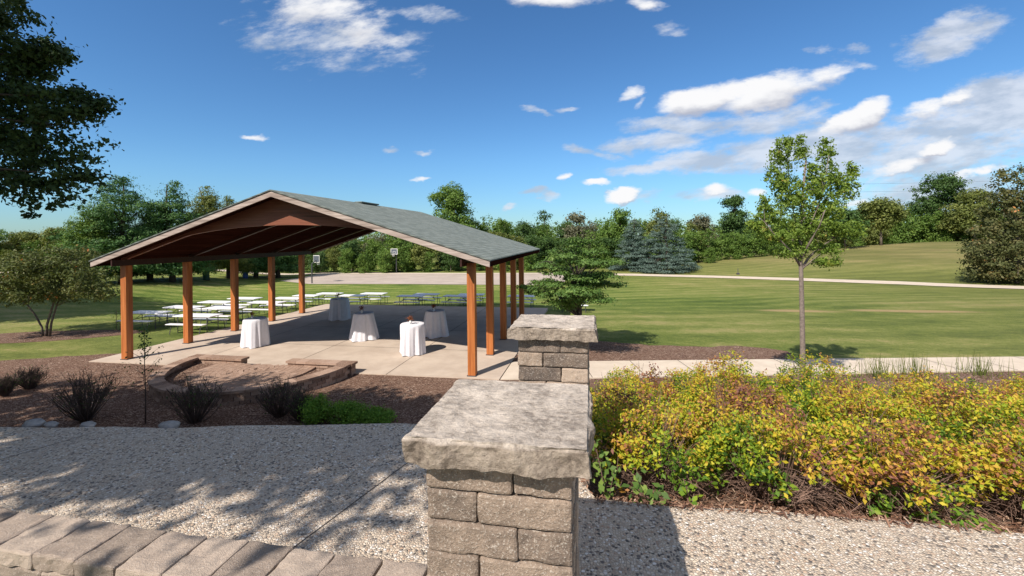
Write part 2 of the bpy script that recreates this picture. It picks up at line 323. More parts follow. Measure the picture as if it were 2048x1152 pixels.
MT['coping'] = block_mat('coping_block', [(.3, (.27, .22, .18)), (.5, (.37, .30, .245)), (.8, (.46, .38, .31))], 1.3)
MT['redblock'] = block_mat('red_block', [(.3, (.20, .125, .09)), (.5, (.31, .205, .15)), (.75, (.42, .295, .225))], .8)
MT['post'] = wood_mat('stained_post', (.24, .068, .020), (.42, .138, .038), (.54, .20, .060))
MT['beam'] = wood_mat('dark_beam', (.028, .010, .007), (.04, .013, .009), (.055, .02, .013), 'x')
MT['panel'] = wood_mat('gable_plywood', (.15, .052, .030), (.22, .078, .045), (.28, .11, .066), 'x')
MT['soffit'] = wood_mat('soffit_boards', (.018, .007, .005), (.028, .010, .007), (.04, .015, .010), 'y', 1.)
MT['fascia'] = wood_mat('weathered_fascia', (.16, .12, .10), (.38, .31, .27), (.56, .48, .43), 'x', .8)
MT['shingle'] = shingle_mat()
MT['cloth'] = simple('white_cloth', (.74, .74, .79), .95, .03, spec=.1); MT['plastic'] = simple('white_plastic', (.78, .78, .80), .5, .04)
MT['steel'] = simple('dark_steel', (.09, .09, .10), .5, .2, metal=.3); MT['glass'] = simple('white_ceramic', (.75, .75, .73), .3, .03)
MT['flower'] = simple('dried_flowers', (.20, .07, .03), .9, .5, 60); MT['dkgreen'] = simple('dark_green_paint', (.02, .06, .04), .5)
MT['blue'] = simple('blue_plastic', (.05, .10, .30), .5); MT['net'] = simple('white_net', (.7, .7, .68), .8); MT['board'] = simple('smoked_board', (.10, .12, .15), .25)
MT['dark'] = simple('joint_dark', (.06, .05, .045), .95); MT['rock'] = simple('field_stone', (.30, .29, .28), .85, .3, 12, .6)  # dark tone for paving joints and pillar core, grey for rocks
MT['bark'] = simple('grey_bark', (.17, .14, .115), .95, .4, 18, .8); MT['barkdk'] = simple('dark_bark', (.06, .05, .042), .95, .4, 14, .8)
MT['barkpale'] = simple('young_bark', (.20, .165, .14), .9, .25, 20, .4); MT['twig'] = simple('brown_twig', (.20, .13, .10), .9, .35, 10); MT['twigdk'] = simple('bare_twig', (.10, .075, .062), .9, .3, 10)
G = lambda *s: [(p, c) for p, c in s]
MT['l_dark'] = leafmat('leaf_dark', G((0, (0.0313, 0.0696, 0.0209)), (.5, (0.061, 0.1218, 0.0313)), (1, (0.1044, 0.174, 0.0452))), .2)
MT['l_mid'] = leafmat('leaf_mid', G((0, (0.0636, 0.127, 0.0273)), (.5, (0.118, 0.2088, 0.0399)), (1, (0.2177, 0.3084, 0.0636))))
MT['l_olive'] = leafmat('leaf_olive', G((0, (0.0757, 0.1059, 0.0273)), (.5, (0.1513, 0.189, 0.0484)), (1, (0.2572, 0.2722, 0.0757))))
MT['l_grey'] = leafmat('leaf_grey', G((0, (.07, .075, .045)), (.5, (.13, .135, .08)), (1, (.21, .205, .13))), .2)
MT['l_pine'] = leafmat('leaf_pine', G((0, (0.0342, 0.0854, 0.031)), (.5, (0.0698, 0.1552, 0.0466)), (1, (0.1397, 0.2562, 0.0621))), .15)
MT['l_blue'] = leafmat('leaf_blue_spruce', G((0, (.05, .09, .075)), (.5, (.095, .15, .125)), (1, (.18, .245, .21))), .1)
MT['l_maple'] = leafmat('leaf_maple', G((0, (0.0971, 0.1663, 0.0277)), (.5, (0.1801, 0.2772, 0.0485)), (.85, (0.3049, 0.4019, 0.0762)), (1, (0.3604, 0.2357, 0.0694))), .4)
MT['l_dog'] = leafmat('leaf_dogwood', G((0, (0.052, 0.1105, 0.0286)), (.5, (0.104, 0.195, 0.0455)), (1, (0.208, 0.299, 0.078))))
MT['l_crab'] = leafmat('leaf_crabapple', G((0, (.055, .075, .022)), (.55, (.11, .14, .04)), (.93, (.18, .17, .06)), (.96, (.45, .16, .05)), (1, (.55, .2, .07))), .25)
MT['l_crab2'] = leafmat('leaf_crabapple_far', G((0, (.05, .065, .025)), (.5, (.10, .115, .04)), (.88, (.17, .15, .06)), (.95, (.45, .19, .06)), (1, (.6, .25, .08))), .25)
MT['l_spirea'] = leafmat('leaf_spirea', G((0, (.045, .10, .015)), (.25, (.12, .22, .02)), (.40, (.34, .42, .03)), (.56, (.60, .50, .04)), (.69, (.52, .28, .06)), (.80, (.30, .12, .08)), (1, (.20, .10, .08))), .35)
MT['l_spireabase'] = leafmat('leaf_broad', G((0, (.06, .14, .02)), (.6, (.16, .30, .035)), (1, (.30, .42, .04))), .4)
MT['l_bright'] = leafmat('leaf_bright', G((0, (.09, .20, .025)), (.6, (.17, .34, .045)), (1, (.30, .46, .06))), .35)
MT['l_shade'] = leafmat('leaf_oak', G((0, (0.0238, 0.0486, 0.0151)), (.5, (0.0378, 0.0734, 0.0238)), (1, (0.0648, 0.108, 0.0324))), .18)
# ---------------------------------------------------------------- foliage
rng = np.random.default_rng(7)
def unit(n, r=None):
    v = (r or rng).normal(size=(n, 3)); return v / np.linalg.norm(v, axis=1)[:, None]
def leaf_mesh(c, n, L, Wd, tint, r, five=False):
    """diamond leaf cards centred at c with normals n"""
    N = len(c); t = unit(N, r); a = np.cross(n, t); a /= np.linalg.norm(a, axis=1)[:, None] + 1e-9; bb = np.cross(n, a)
    L = L * r.uniform(.6, 1.3, N)[:, None]; Wd = L * Wd
    vs = np.stack([c - a * L, c + bb * Wd - a * L * .15 + n * L * .12, c + a * L, c - bb * Wd - a * L * .15 + n * L * .12], 1).reshape(-1, 3)
    return vs, np.arange(4 * N).reshape(-1, 4), np.repeat(np.clip(tint, 0, 1), 4)
def clumps(blobs, m, r, shell=.5, flat=1.):
    bl = np.array(blobs, float); wt = (bl[:, 3] * bl[:, 4] + bl[:, 4] * bl[:, 5] + bl[:, 3] * bl[:, 5]); idx = r.choice(len(bl), m, p=wt / wt.sum())
    d = unit(m, r); rr = (shell + (1 - shell) * r.random(m) ** .6)
    c = bl[idx, :3] + d * bl[idx, 3:6] * rr[:, None]; return c, d
def crown_mesh(blobs, m, per, leaf, cr, seed, wd=.55, shell=.5, up=.5, flat=.65, zmin=None, keep=None):
    r = np.random.default_rng(seed); c, d = clumps(blobs, m, r, shell)
    if zmin is not None: c[:, 2] = np.maximum(c[:, 2], zmin + r.random(m) * .3)
    if keep is not None: k = keep(c); c, d = c[k], d[k]; m = len(c)
    sz = cr * r.uniform(.55, 1.35, m); ct = np.clip(r.normal(.5, .2, m), 0, 1)
    k = np.repeat(np.arange(m), per); N = len(k)
    off = r.normal(size=(N, 3)) * sz[k][:, None] * .5; off[:, 2] *= flat
    n = off / (np.linalg.norm(off, axis=1)[:, None] + 1e-6) * .6 + d[k] * .35 + unit(N, r) * .8 + np.array([0, 0, up]); n /= np.linalg.norm(n, axis=1)[:, None]
    vs, fs, tt = leaf_mesh(c[k] + off, n, leaf, wd, ct[k] * .65 + r.random(N) * .42 - .03, r)
    return vs, fs, tt, c
def limb(mb, a, e, r0, r1, r, segs=5, sag=.12, n=5):
    a = np.array(a, float); e = np.array(e, float); L = np.linalg.norm(e - a); pts = []; rs = []
    w = r.normal(size=3) * L * .05
    for i in range(segs + 1):
        t = i / segs; q = a + (e - a) * t + w * math.sin(t * 3.1) + np.array([0, 0, sag * L * math.sin(t * 3.14)]) ; pts.append(q); rs.append(r0 + (r1 - r0) * t ** .8)
    mb.tube(pts, rs, n)
def make_tree(name, label, cat, base, blobs, m, per, leaf, cr, lm, bm, seed, tr=.12, stem_top=None, group=None, nl=14, stems=None, wd=.55, shell=.5, up=.5, flat=.65, rz=0, low=.25, crown_name='crown', zmin=None, split=.25, n=6, keep=None):
    r = np.random.default_rng(seed + 999)
    root = empty(name, base, label, cat, group, rz)
    vs, fs, tt, cc = crown_mesh(blobs, m, per, leaf, cr, seed, wd, shell, up, flat, zmin, keep)
    mesh_obj(crown_name, vs, fs, lm, root, tint=tt)
    bl = np.array(blobs); top = bl[:, 2].max() if stem_top is None else stem_top; cx = np.average(bl[:, 0], weights=bl[:, 3] ** 2); cy = np.average(bl[:, 1], weights=bl[:, 3] ** 2)
    mb = MB()
    if stems is None:
        pts = [np.array([0, 0, -.15]), np.array([0, 0, top * .2])]; e = np.array([cx, cy, top])
        for t in (.4, .6, .8, 1.): pts.append(np.array([cx * t ** 2, cy * t ** 2, top * t]) + r.normal(size=3) * top * .012)
        rs = [tr * 1.25, tr, tr * .8, tr * .6, tr * .4, tr * .15]; mb.tube(pts, rs, n)
        order = cc[np.argsort(r.random(len(cc)))][:nl]
        for c in order:
            t = np.clip(c[2] / top * .75, low, .92); s0 = np.array([cx * t * t, cy * t * t, top * t]); limb(mb, s0, c, tr * (1 - t) * .55 + .01, tr * .06 + .004, r)
    else:
        for pts, r0 in stems: mb.tube(pts, np.linspace(r0, r0 * .3, len(pts)), n)
        for c in cc[:nl]:
            best = min(((np.linalg.norm((c - q) * [1, 1, .6]) + (2. if q[2] > c[2] - .1 or i_ < 2 else 0), q, st_[1]) for st_ in stems for i_, q in enumerate(st_[0])), key=lambda t_: t_[0]); limb(mb, best[1], c, best[2] * .22, .004, r)
    mb.build('trunk', bm, root, True)
    return root
# ================================================================ SETTING
def struct(o): o['kind'] = 'structure'; return o
def axis_pts(lo, hi, c0, c1, fine, coarse):
    a = list(np.arange(c0, c1 + .01, fine)); x = c0; st = fine
    while x > lo: st = min(st * 1.18, coarse); x -= st; a.insert(0, x)
    x = a[-1]; st = fine
    while x < hi: st = min(st * 1.18, coarse); x += st; a.append(x)
    return np.array(a)
BEDZ = .05
def build_lawn():
    xs = axis_pts(-700, 800, -10, 36, .6, 40); ys = axis_pts(-300, 1500, -14, 20, .5, 40)
    X, Y = np.meshgrid(xs, ys); Z = terrain(X, Y)
    inbed = smooth((Y + 22) / 3) * smooth((-1.2 - Y) / 1.5) * smooth((X + 16) / 3)
    Z = Z - .16 * inbed
    v = np.stack([X, Y, Z], -1).reshape(-1, 3); nx = len(xs); i, j = np.meshgrid(np.arange(len(ys) - 1), np.arange(nx - 1), indexing='ij'); a = (i * nx + j).ravel()
    struct(mesh_obj('lawn', v, np.stack([a, a + 1, a + nx + 1, a + nx], 1), MT['lawn'], smoothf=True))
build_lawn()
def sheet(name, poly, mat, off=.004, step=None, zf=None, kind='structure', jit=0):
    poly = [np.array(q[:2], float) for q in poly]
    if step:
        pp = []
        for i, q in enumerate(poly):
            w = poly[(i + 1) % len(poly)]; n = max(1, int(np.linalg.norm(w - q) / step))
            for k in range(n): pp.append(q + (w - q) * k / n)
        poly = pp
        arr = np.array(poly); lo, hi = arr.min(0), arr.max(0); x1, y1 = arr[:, 0], arr[:, 1]; x2, y2 = np.roll(x1, -1), np.roll(y1, -1)
        gx, gy = np.meshgrid(np.arange(lo[0] + step / 2, hi[0], step), np.arange(lo[1] + step / 2, hi[1], step)); g = np.stack([gx.ravel(), gy.ravel()], 1)
        ins = np.zeros(len(g), bool)
        for a, bb, c, d in zip(x1, y1, x2, y2):
            cond = (bb > g[:, 1]) != (d > g[:, 1])
            if d != bb: ins ^= cond & (g[:, 0] < (c - a) * (g[:, 1] - bb) / (d - bb) + a)
        g = g[ins]; allp = [Vector(q) for q in poly] + [Vector(q) for q in g]
    else: allp = [Vector(q) for q in poly]
    n = len(poly); r = delaunay_2d_cdt(allp, [], [list(range(n))], 1, 1e-4)
    vs = [(q.x, q.y, (zf(q.x, q.y) if zf else tz(q.x, q.y)) + off) for q in r[0]]
    o = mesh_obj(name, vs, [tuple(f) for f in r[2]], mat, smoothf=True); o['kind'] = kind; return o
def wavy(pts, amp, per, seed=0):
    out = []
    for i in range(len(pts) - 1):
        a, c = np.array(pts[i][:2], float), np.array(pts[i + 1][:2], float); L = np.linalg.norm(c - a); n = max(1, int(L / per))
        for k in range(n):
            q = a + (c - a) * k / n; q = q + amp * np.array([noise.noise(Vector((q[0] * 1.7, q[1] * 1.7, seed))), noise.noise(Vector((q[0] * 1.7, q[1] * 1.7, seed + 9)))]); out.append(q)
    out.append(np.array(pts[-1][:2], float)); return out
# mulch bed between terrace and pavilion
bed_near = [(x, float(np.interp(x, EX, EY)) + .0) for x in (-12, 4, 10.65, 12.39, 14.07, 15.4, 15.75, 17.3, 22, 34)]
wn = lambda x: .29 + .2014 * (x - 15.66)
wf = lambda x: 1.97 + .1795 * (x - 15.65)
walk_near = [(x, wn(x)) for x in (13.3, 15.7, 21, 28, 36)]
bed_far = [(x, y - .02) for x, y in reversed(walk_near)] + [(13.2, 1.0), (13.0, 1.0), (13.0, .1), (-.8, .1)] + wavy([(-.9, .8), (-3.2, -.08), (-4.5, -.8), (-9, -2.4), (-12, -3.6)], .25, .4)
sheet('mulch_bed', bed_near + bed_far, MT['mulch'], .012, .3)
# right mulch strip beyond the sidewalk
q = [P(1175, 722), P(1590, 713.5)]
sheet('mulch_strip', [(13.1, 1.4), (15.65, 1.9), (22.6, 3.15)] + wavy([P(1592, 712), P(1570, 700), P(1500, 690.5), P(1420, 691), P(1330, 690), P(1250, 684), P(1195, 680), P(1100, 672), (13.1, 4.9)], .3, .4, 3), MT['mulch'], .010, .5)
c0 = P(110, 672)
th = np.linspace(0, 2 * math.pi, 40, endpoint=False)
sheet('mulch_ring', [np.array([-7.75, 2.65]) + np.array([3.5 * math.cos(t) * .97 + 1.35 * math.sin(t) * .3, 1.35 * math.sin(t) + 3.5 * math.cos(t) * .22]) * (1 + .08 * math.sin(3 * t)) for t in th], MT['mulch'], .010, .5)
# terrace
#tp = [(-8, -15), (-8, -10.6)] + [(x, y) for x, y in zip(EX[1:-1], EY[1:-1])] + [(24, -10.42), (24, -16), (14.85, -16), (14.85, -11.3), (11.0, -11.3), (-2, -11.3), (-2, -15)]
tp = [(-4, -10.38), (-4, -9.8)] + wavy(list(zip(EX[1:-1], EY[1:-1])) + [(24, -9.49)], .05, .25) + [(24, -15), (15.24, -15), (15.24, -10.38)]
mb = MB(); mb.prism([tuple(map(float, q[:2])) for q in reversed(tp)], ZT - .16, ZT); struct(mb.build('aggregate_path', MT['agg']))
def strip(name, a, c, w, z0, z1=None):
    a = np.array(a, float); c = np.array(c, float); d = (c - a) / np.linalg.norm(c - a); n = np.array([-d[1], d[0]]) * w / 2; z1 = z0 if z1 is None else z1
    return [(*(a - n), z0), (*(c - n), z1), (*(c + n), z1), (*(a + n), z0)]
jm = MB()
jm.add(strip('', (14.17, -10.36), (14.57, -8.8), .006, ZT + .003), [(0, 1, 2, 3)]); jm.add(strip('', (11.2, -10.36), (11.6, -9.3), .006, ZT + .003), [(0, 1, 2, 3)])
# slab
SL = [(-1.05, -.42), (13.12, -.24), (13.26, 12.4), (-.72, 12.4)]
mb = MB(); mb.prism(SL, -.15, 0.); struct(mb.build('pavilion_slab', MT['slab']))
for x in (2.5, 6.1, 9.7): jm.add(strip('', (x, -.3), (x, 12.3), .02, .003), [(0, 1, 2, 3)])
for y in (2.7, 5.9, 9.1): jm.add(strip('', (-.8, y), (13.1, y), .02, .0035), [(0, 1, 2, 3)])
# sidewalk
wk = [(13.15, wn(13.15)), (15.7, wn(15.7)), (36, wn(36)), (36, wf(36)), (15.7, wf(15.7)), (13.17, wf(13.17))]
mb = MB(); mb.prism(wk, -.15, -.002); struct(mb.build('sidewalk', MT['walk']))
for i in range(14):
    t = i / 13; xj = 14.2 + 19.8 * t; jm.add(strip('', (xj, wn(xj) + .01), (xj - .33, wf(xj - .33) - .01), .02, .002), [(0, 1, 2, 3)])
struct(jm.build('paving_joints', MT['dark']))
# court and far paths
ct = [Pg(560, 562), Pg(620, 568.5), Pg(800, 568.5), Pg(1130, 571), Pg(1130, 549), Pg(1085, 546), Pg(900, 546), Pg(660, 545.5), Pg(640, 548), Pg(600, 556)]
sheet('court', ct, MT['court'], .03, 3)
ce = Pg(900, 546.6); cw = Pg(640, 546)
fp = [Pg(x, y) for x, y in ((1085, 549.0), (1265, 552.0), (1440, 556.5), (1600, 562.0), (1800, 569.5), (2048, 579), (2200, 586))] + [Pg(x, y) for x, y in ((2200, 579), (2048, 573), (1800, 563.5), (1600, 557), (1440, 552.3), (1265, 548), (1085, 546))]
sheet('far_path', fp, MT['walk'], .045, 2.5)
rd = [Pg(-200, 547), Pg(200, 547.5), Pg(640, 548.5), Pg(1085, 548), Pg(1085, 546.2), Pg(640, 546.2), Pg(200, 544.5), Pg(-200, 544)]
sheet('park_road', rd, MT['walk'], .05, 4)
# ================================================================ PAVILION
W, S = 12.274, 2.29; OS, OF, OB = .69, .60, 2.05
RZ, EZ = 5.57, 3.42; YF, YB = -OF, 4 * S + OB; XC = W / 2; SLP = (RZ - EZ) / (XC + OS)
pav = empty('picnic_pavilion', (0, 0, 0), 'open timber park pavilion with grey shingle gable roof on orange-brown posts', 'pavilion')
rz = lambda x, o=0.: RZ - SLP * abs(x - XC) - o
for i in range(5):
    for x in (0, W):
        mb = MB(); mb.box((0, 0, rz(x, .34) / 2), (.23, .23, rz(x, .34)), bev=.008)
        o = mb.build('post', MT['post'], pav); o.location = (x, i * S, 0)
        mb2 = MB(); mb2.box((0, 0, .012), (.27, .27, .024)); q = mb2.build('post_shoe', MT['steel'], o)
def slope_slab(x0, x1, o0, o1, y0, y1, mb):
    for a, c in ((x0, XC), (XC, x1)):
        vs = []
        for y in (y0, y1):
            vs += [(a, y, rz(a, o0)), (c, y, rz(c, o0)), (c, y, rz(c, o1)), (a, y, rz(a, o1))]
        mb.add(vs, [(0, 1, 2, 3), (7, 6, 5, 4), (0, 4, 5, 1), (1, 5, 6, 2), (2, 6, 7, 3), (3, 7, 4, 0)])
mb = MB(); slope_slab(-OS - .03, W + OS + .03, 0, .035, YF - .03, YB + .03, mb); roof = mb.build('roof', MT['shingle'], pav)
mb = MB(); mb.box((XC, 5.2, RZ + .02), (.36, 1.5, .06), bev=.015); mb.build('ridge_vent', MT['shingle'], roof)
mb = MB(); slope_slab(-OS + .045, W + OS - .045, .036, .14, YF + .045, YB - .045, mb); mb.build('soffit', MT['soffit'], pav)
def fascia_gable(y0, y1):
    mb = MB(); slope_slab(-OS, W + OS, .037, .215, y0, y1, mb); mb.build('fascia', MT['fascia'], pav)
fascia_gable(YF, YF + .04); fascia_gable(YB - .04, YB)
for x in (-OS, W + OS - .04):
    mb = MB(); mb.box((x + .02, (YF + YB) / 2, EZ - .12), (.04, YB - YF - .09, .17)); mb.build('eave_fascia', MT['soffit'], pav)
def arch(y, th, mat, name, d0, rise):
    """panel between the roof boards and an arched underside"""
    n = 40; xs = np.linspace(-.1, W + .1, n + 1); mb = MB(); vs = []
    for x in xs:
        t = (x - XC) / (XC + .1); low = 3.12 + rise * math.sqrt(max(0, 1 - (t * .985) ** 2)) ** 1.25; tp_ = rz(x, .141); low = min(low, tp_ - .10)
        vs += [(x, y, tp_), (x, y, low), (x, y + th, tp_), (x, y + th, low)]
    fs = []
    for i in range(n):
        a = i * 4; c = a + 4; fs += [(a + 1, c + 1, c, a), (a + 2, c + 2, c + 3, a + 3), (a + 1, a + 3, c + 3, c + 1)]
    fs += [(0, 2, 3, 1), (n * 4 + 1, n * 4 + 3, n * 4 + 2, n * 4)]
    mb.add(vs, fs); mb.build(name, mat, pav)
arch(-.10, .10, MT['panel'], 'gable_panel', 0, 1.38)
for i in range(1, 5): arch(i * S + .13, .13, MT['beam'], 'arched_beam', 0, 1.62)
for x in (0, W):
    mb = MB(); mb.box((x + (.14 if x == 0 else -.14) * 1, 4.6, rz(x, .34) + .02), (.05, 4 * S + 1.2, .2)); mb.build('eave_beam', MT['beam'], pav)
# ================================================================ WALL, PILLARS
def rough_block(mb, c, d, tint, seed, amp=.004, n=(7, 4, 5)):
    """tumbled block: rounded box surface with noise"""
    nx, ny, nz = n; vs = []; idx = {}; hx, hy, hz = d[0] / 2, d[1] / 2, d[2] / 2; rr = min(.010, hz * .4); fs = []
    def vid(i, j, k):
        if (i, j, k) in idx: return idx[(i, j, k)]
        def co(a, m, h):
            t = a / m; e = rr / (2 * h); t = 0 if a == 0 else 1 if a == m else (e + (1 - 2 * e) * (a - 1) / (m - 2)) if m > 2 else t
            return -h + 2 * h * t
        q = np.array([co(i, nx, hx), co(j, ny, hy), co(k, nz, hz)]); inner = np.clip(q, [-hx + rr, -hy + rr, -hz + rr], [hx - rr, hy - rr, hz - rr]); dd = q - inner; L = np.linalg.norm(dd)
        if L > 0: q = inner + dd / L * rr
        w = q + np.array(c); s = Vector((w[0] * 14 + seed * 3.1, w[1] * 14, w[2] * 14)); s2 = Vector((w[0] * 45 + seed, w[1] * 45, w[2] * 45))
        q = q + (dd / L if L > 0 else 0) * (amp * noise.noise(s) * 1.4 + amp * .6 * noise.noise(s2)) ; idx[(i, j, k)] = len(vs); vs.append(q + np.array(c)); return idx[(i, j, k)]
    for i in range(nx):
        for j in range(ny): fs += [(vid(i, j, nz), vid(i + 1, j, nz), vid(i + 1, j + 1, nz), vid(i, j + 1, nz)), (vid(i, j + 1, 0), vid(i + 1, j + 1, 0), vid(i + 1, j, 0), vid(i, j, 0))]
    for i in range(nx):
        for k in range(nz): fs += [(vid(i, 0, k), vid(i + 1, 0, k), vid(i + 1, 0, k + 1), vid(i, 0, k + 1)), (vid(i, ny, k + 1), vid(i + 1, ny, k + 1), vid(i + 1, ny, k), vid(i, ny, k))]
    for j in range(ny):
        for k in range(nz): fs += [(vid(0, j, k + 1), vid(0, j + 1, k + 1), vid(0, j + 1, k), vid(0, j, k)), (vid(nx, j, k), vid(nx, j + 1, k), vid(nx, j + 1, k + 1), vid(nx, j, k + 1))]
    mb.add(vs, fs, tint)
def pillar(x0, x1, y0, y1, label, seed, tints):
    r = random.Random(seed); zt = 3.307; root = empty('stone_pillar', ((x0 + x1) / 2, (y0 + y1) / 2, ZT), label, 'stone pillar', 'block pillars with limestone caps')
    ox, oy = (x0 + x1) / 2, (y0 + y1) / 2; mb = MB(); ins = .055
    ax0, ax1, ay0, ay1 = x0 + ins - ox, x1 - ins - ox, y0 + ins - oy, y1 - ins - oy; h = .1; z = zt - h - ZT; k = 0; T = .095
    while z > -.15:
        zc = z + h / 2; f = .62 if k % 2 == 0 else .38; xm = ax0 + (ax1 - ax0) * (f + r.uniform(-.03, .03)); g = .0025
        tt = tints[k] if k < len(tints) else (r.random(), r.random())
        rough_block(mb, ((ax0 + xm) / 2 + r.uniform(-.003, .003), ay0 + T / 2 + r.uniform(-.004, .004), zc), (xm - ax0 - g, T, h - .004), tt[0], seed + k, n=(14, 4, 6))
        rough_block(mb, ((ax1 + xm) / 2, ay0 + T / 2 + r.uniform(-.004, .004), zc), (ax1 - xm - g, T, h - .004), tt[1], seed + k + 50, n=(12, 4, 6))
        for sx_ in (0, 1):
            xa = (ax0 + T / 2) if sx_ == 0 else (ax1 - T / 2); ym = ay0 + T + (ay1 - ay0 - T) * (.5 + r.uniform(-.15, .15))
            for a, c in ((ay0 + T + .003, ym), (ym, ay1)): rough_block(mb, (xa + r.uniform(-.003, .003), (a + c) / 2, zc), (T, c - a - g, h - .004), r.random(), seed + k + 7 * sx_, n=(4, 8, 5))
        rough_block(mb, ((ax0 + ax1) / 2, ay1 - T / 2 + .001, zc), (ax1 - ax0 - 2 * T - .006, T, h - .004), r.random(), seed + k + 99, n=(8, 3, 4))
        z -= h; k += 1
    mb.build('block_shaft', MT['block'], root, False)
    core = MB(); core.box((0, 0, (zt - ZT) / 2 - .08), (ax1 - ax0 - .05, ay1 - ay0 - .05, zt - ZT + .14)); core.build('mortar_core', MT['dark'], root)
    # limestone cap with split edges
    nx, ny, nz = 52, 52, 7; tk = .083; vs = []; idx = {}; fs = []
    def vid(i, j, kk):
        if (i, j, kk) in idx: return idx[(i, j, kk)]
        q = np.array([(x0 - ox) + (x1 - x0) * i / nx, (y0 - oy) + (y1 - y0) * j / ny, zt - ZT + tk * kk / nz]); w = q + [ox, oy, 0]
        nv = lambda f, s=0: noise.noise(Vector((w[0] * f + seed * 5 + s, w[1] * f, w[2] * f)))
        ed = np.zeros(3); rid = abs(noise.noise(Vector((w[0] * 9 + seed, w[1] * 9, w[2] * 5)))) 
        if i in (0, nx): ed[0] = (1 if i else -1) * (.012 * nv(7) + .014 * (rid * 2 - .5) + .006 * nv(40))
        if j in (0, ny): ed[1] = (1 if j else -1) * (.012 * nv(7, 3) + .016 * (rid * 2 - .5) + .006 * nv(40, 3))
        side = i in (0, nx) or j in (0, ny)
        if side: ed[:2] *= (1.); ed[0] -= np.sign(q[0]) * .008 * (kk == nz) * (i in (0, nx)); ed[1] -= np.sign(q[1]) * .010 * (kk == nz) * (j in (0, ny))
        if kk == nz: ed[2] = .0045 * nv(11) + .0025 * nv(40) + .0015 * nv(90) - (.007 + .01 * max(0, nv(6, 8)) if side else 0)
        if kk == 0: ed[2] = .007 * nv(9, 4) + (.008 * nv(22, 4) if side else 0)
        idx[(i, j, kk)] = len(vs); vs.append(q + ed); return idx[(i, j, kk)]
    for i in range(nx):
        for j in range(ny): fs += [(vid(i, j, nz), vid(i + 1, j, nz), vid(i + 1, j + 1, nz), vid(i, j + 1, nz)), (vid(i, j + 1, 0), vid(i + 1, j + 1, 0), vid(i + 1, j, 0), vid(i, j, 0))]
        for kk in range(nz): fs += [(vid(i, 0, kk), vid(i + 1, 0, kk), vid(i + 1, 0, kk + 1), vid(i, 0, kk + 1)), (vid(i, ny, kk + 1), vid(i + 1, ny, kk + 1), vid(i + 1, ny, kk), vid(i, ny, kk))]
    for j in range(ny):
        for kk in range(nz): fs += [(vid(0, j, kk + 1), vid(0, j + 1, kk + 1), vid(0, j + 1, kk), vid(0, j, kk)), (vid(nx, j, kk), vid(nx, j + 1, kk), vid(nx, j + 1, kk + 1), vid(nx, j, kk + 1))]
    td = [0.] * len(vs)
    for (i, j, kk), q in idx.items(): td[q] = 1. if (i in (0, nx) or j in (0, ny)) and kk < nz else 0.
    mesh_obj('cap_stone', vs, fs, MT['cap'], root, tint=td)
pillar(15.155, 15.73, -11.025, -10.45, 'nearest stone block pillar in the foreground, with a wide rough limestone cap', 3, [(.5, .45), (.35, .5), (.45, .3), (.35, .5), (.4, .5)])
pillar(15.17, 15.765, -9.35, -8.835, 'farther stone block pillar standing just behind the nearest one, beside the mulch bed', 8, [(.2, .25), (.6, .2), (.1, .8), (.5, .6)])
# coping wall beside the pillar
root = empty('edging_wall', (13.2, -10.51, ZT), 'low straight edging wall of tan paver blocks running along the lower left of the path', 'low wall')
mb = MB(); x = 15.22; r = random.Random(4)
while x > 9.9:
    w = .235 + r.uniform(-.012, .02); rough_block(mb, (x - w / 2 - 13.2, r.uniform(-.006, .006), .06 + r.uniform(-.003, .003)), (w - .007, .262, .08), r.random(), int(x * 10), .007, n=(9, 10, 4)); x -= w
mb.build('coping', MT['coping'], root)
mb = MB(); x = 15.1
while x > 9.9:
    w = .3 + r.uniform(-.03, .03); rough_block(mb, (x - w / 2 - 13.2, -.012, -.035), (w - .006, .22, .1), r.random(), int(x * 10) + 5, .006, n=(5, 4, 4)); rough_block(mb, (x - w / 2 - 13.2 + .1, -.012, -.14), (w - .006, .22, .1), r.random(), int(x * 10) + 6, .006, n=(5, 4, 4)); x -= w
mb.build('block_course', MT['coping'], root)
# curved planter wall by the slab
CX, CY, RO = 5.86, -.5, 2.8
root = empty('curved_planter_wall', (CX, CY, 0), 'low curved wall of reddish blocks with flat caps curving around the small paved half circle', 'garden wall')
mb = MB(); mc = MB(); r = random.Random(9); n = 30; H0 = .26
def wedge(mb, a0, a1, r0, r1, z0, z1, tint):
    vs = []
    for z in (z0, z1):
        for rr, a in ((r0, a0), (r1, a0), (r1, a1), (r0, a1)): vs.append((rr * math.cos(a), rr * math.sin(a), z))
    mb.add(vs, [(3, 2, 1, 0), (4, 5, 6, 7), (0, 1, 5, 4), (1, 2, 6, 5), (2, 3, 7, 6), (3, 0, 4, 7)], tint)
for i in range(n):
    a0 = math.pi + math.pi * i / n; a1 = math.pi + math.pi * (i + 1) / n
    wedge(mc, a0 + .0015, a1 - .0015, RO - .33, RO + .02, H0, H0 + .065, r.random())
for k in range(4):
    for i in range(n + 6):
        o = (k % 2) * .5; a0 = math.pi + math.pi * (i + o) / (n + 6); a1 = a0 + math.pi / (n + 6)
        if a1 > 2 * math.pi + .01: continue
        j = r.uniform(-.008, .008); wedge(mb, a0 + .003, a1 - .003, RO - .25 + j, RO - .01 + j, -.14 + k * .1, -.044 + k * .1, r.random())
for xa, xb in ((-2.86, -.9), (.65, 2.86)):
    x = xa
    while x < xb - .05:
        w = min(.34, xb - x); mc.box((x + w / 2, .16, H0 + .033), (w - .006, .33, .065), tint=r.random()); x += w
    for k in range(4):
        x = xa + .04
        while x < xb - .08: w = min(.27, xb - .04 - x); mb.box((x + w / 2, .16 + r.uniform(-.006, .006), -.09 + k * .1), (w - .006, .24, .096), tint=r.random()); x += w
mb.build('block_courses', MT['redblock'], root); mc.build('cap', MT['redblock'], root)
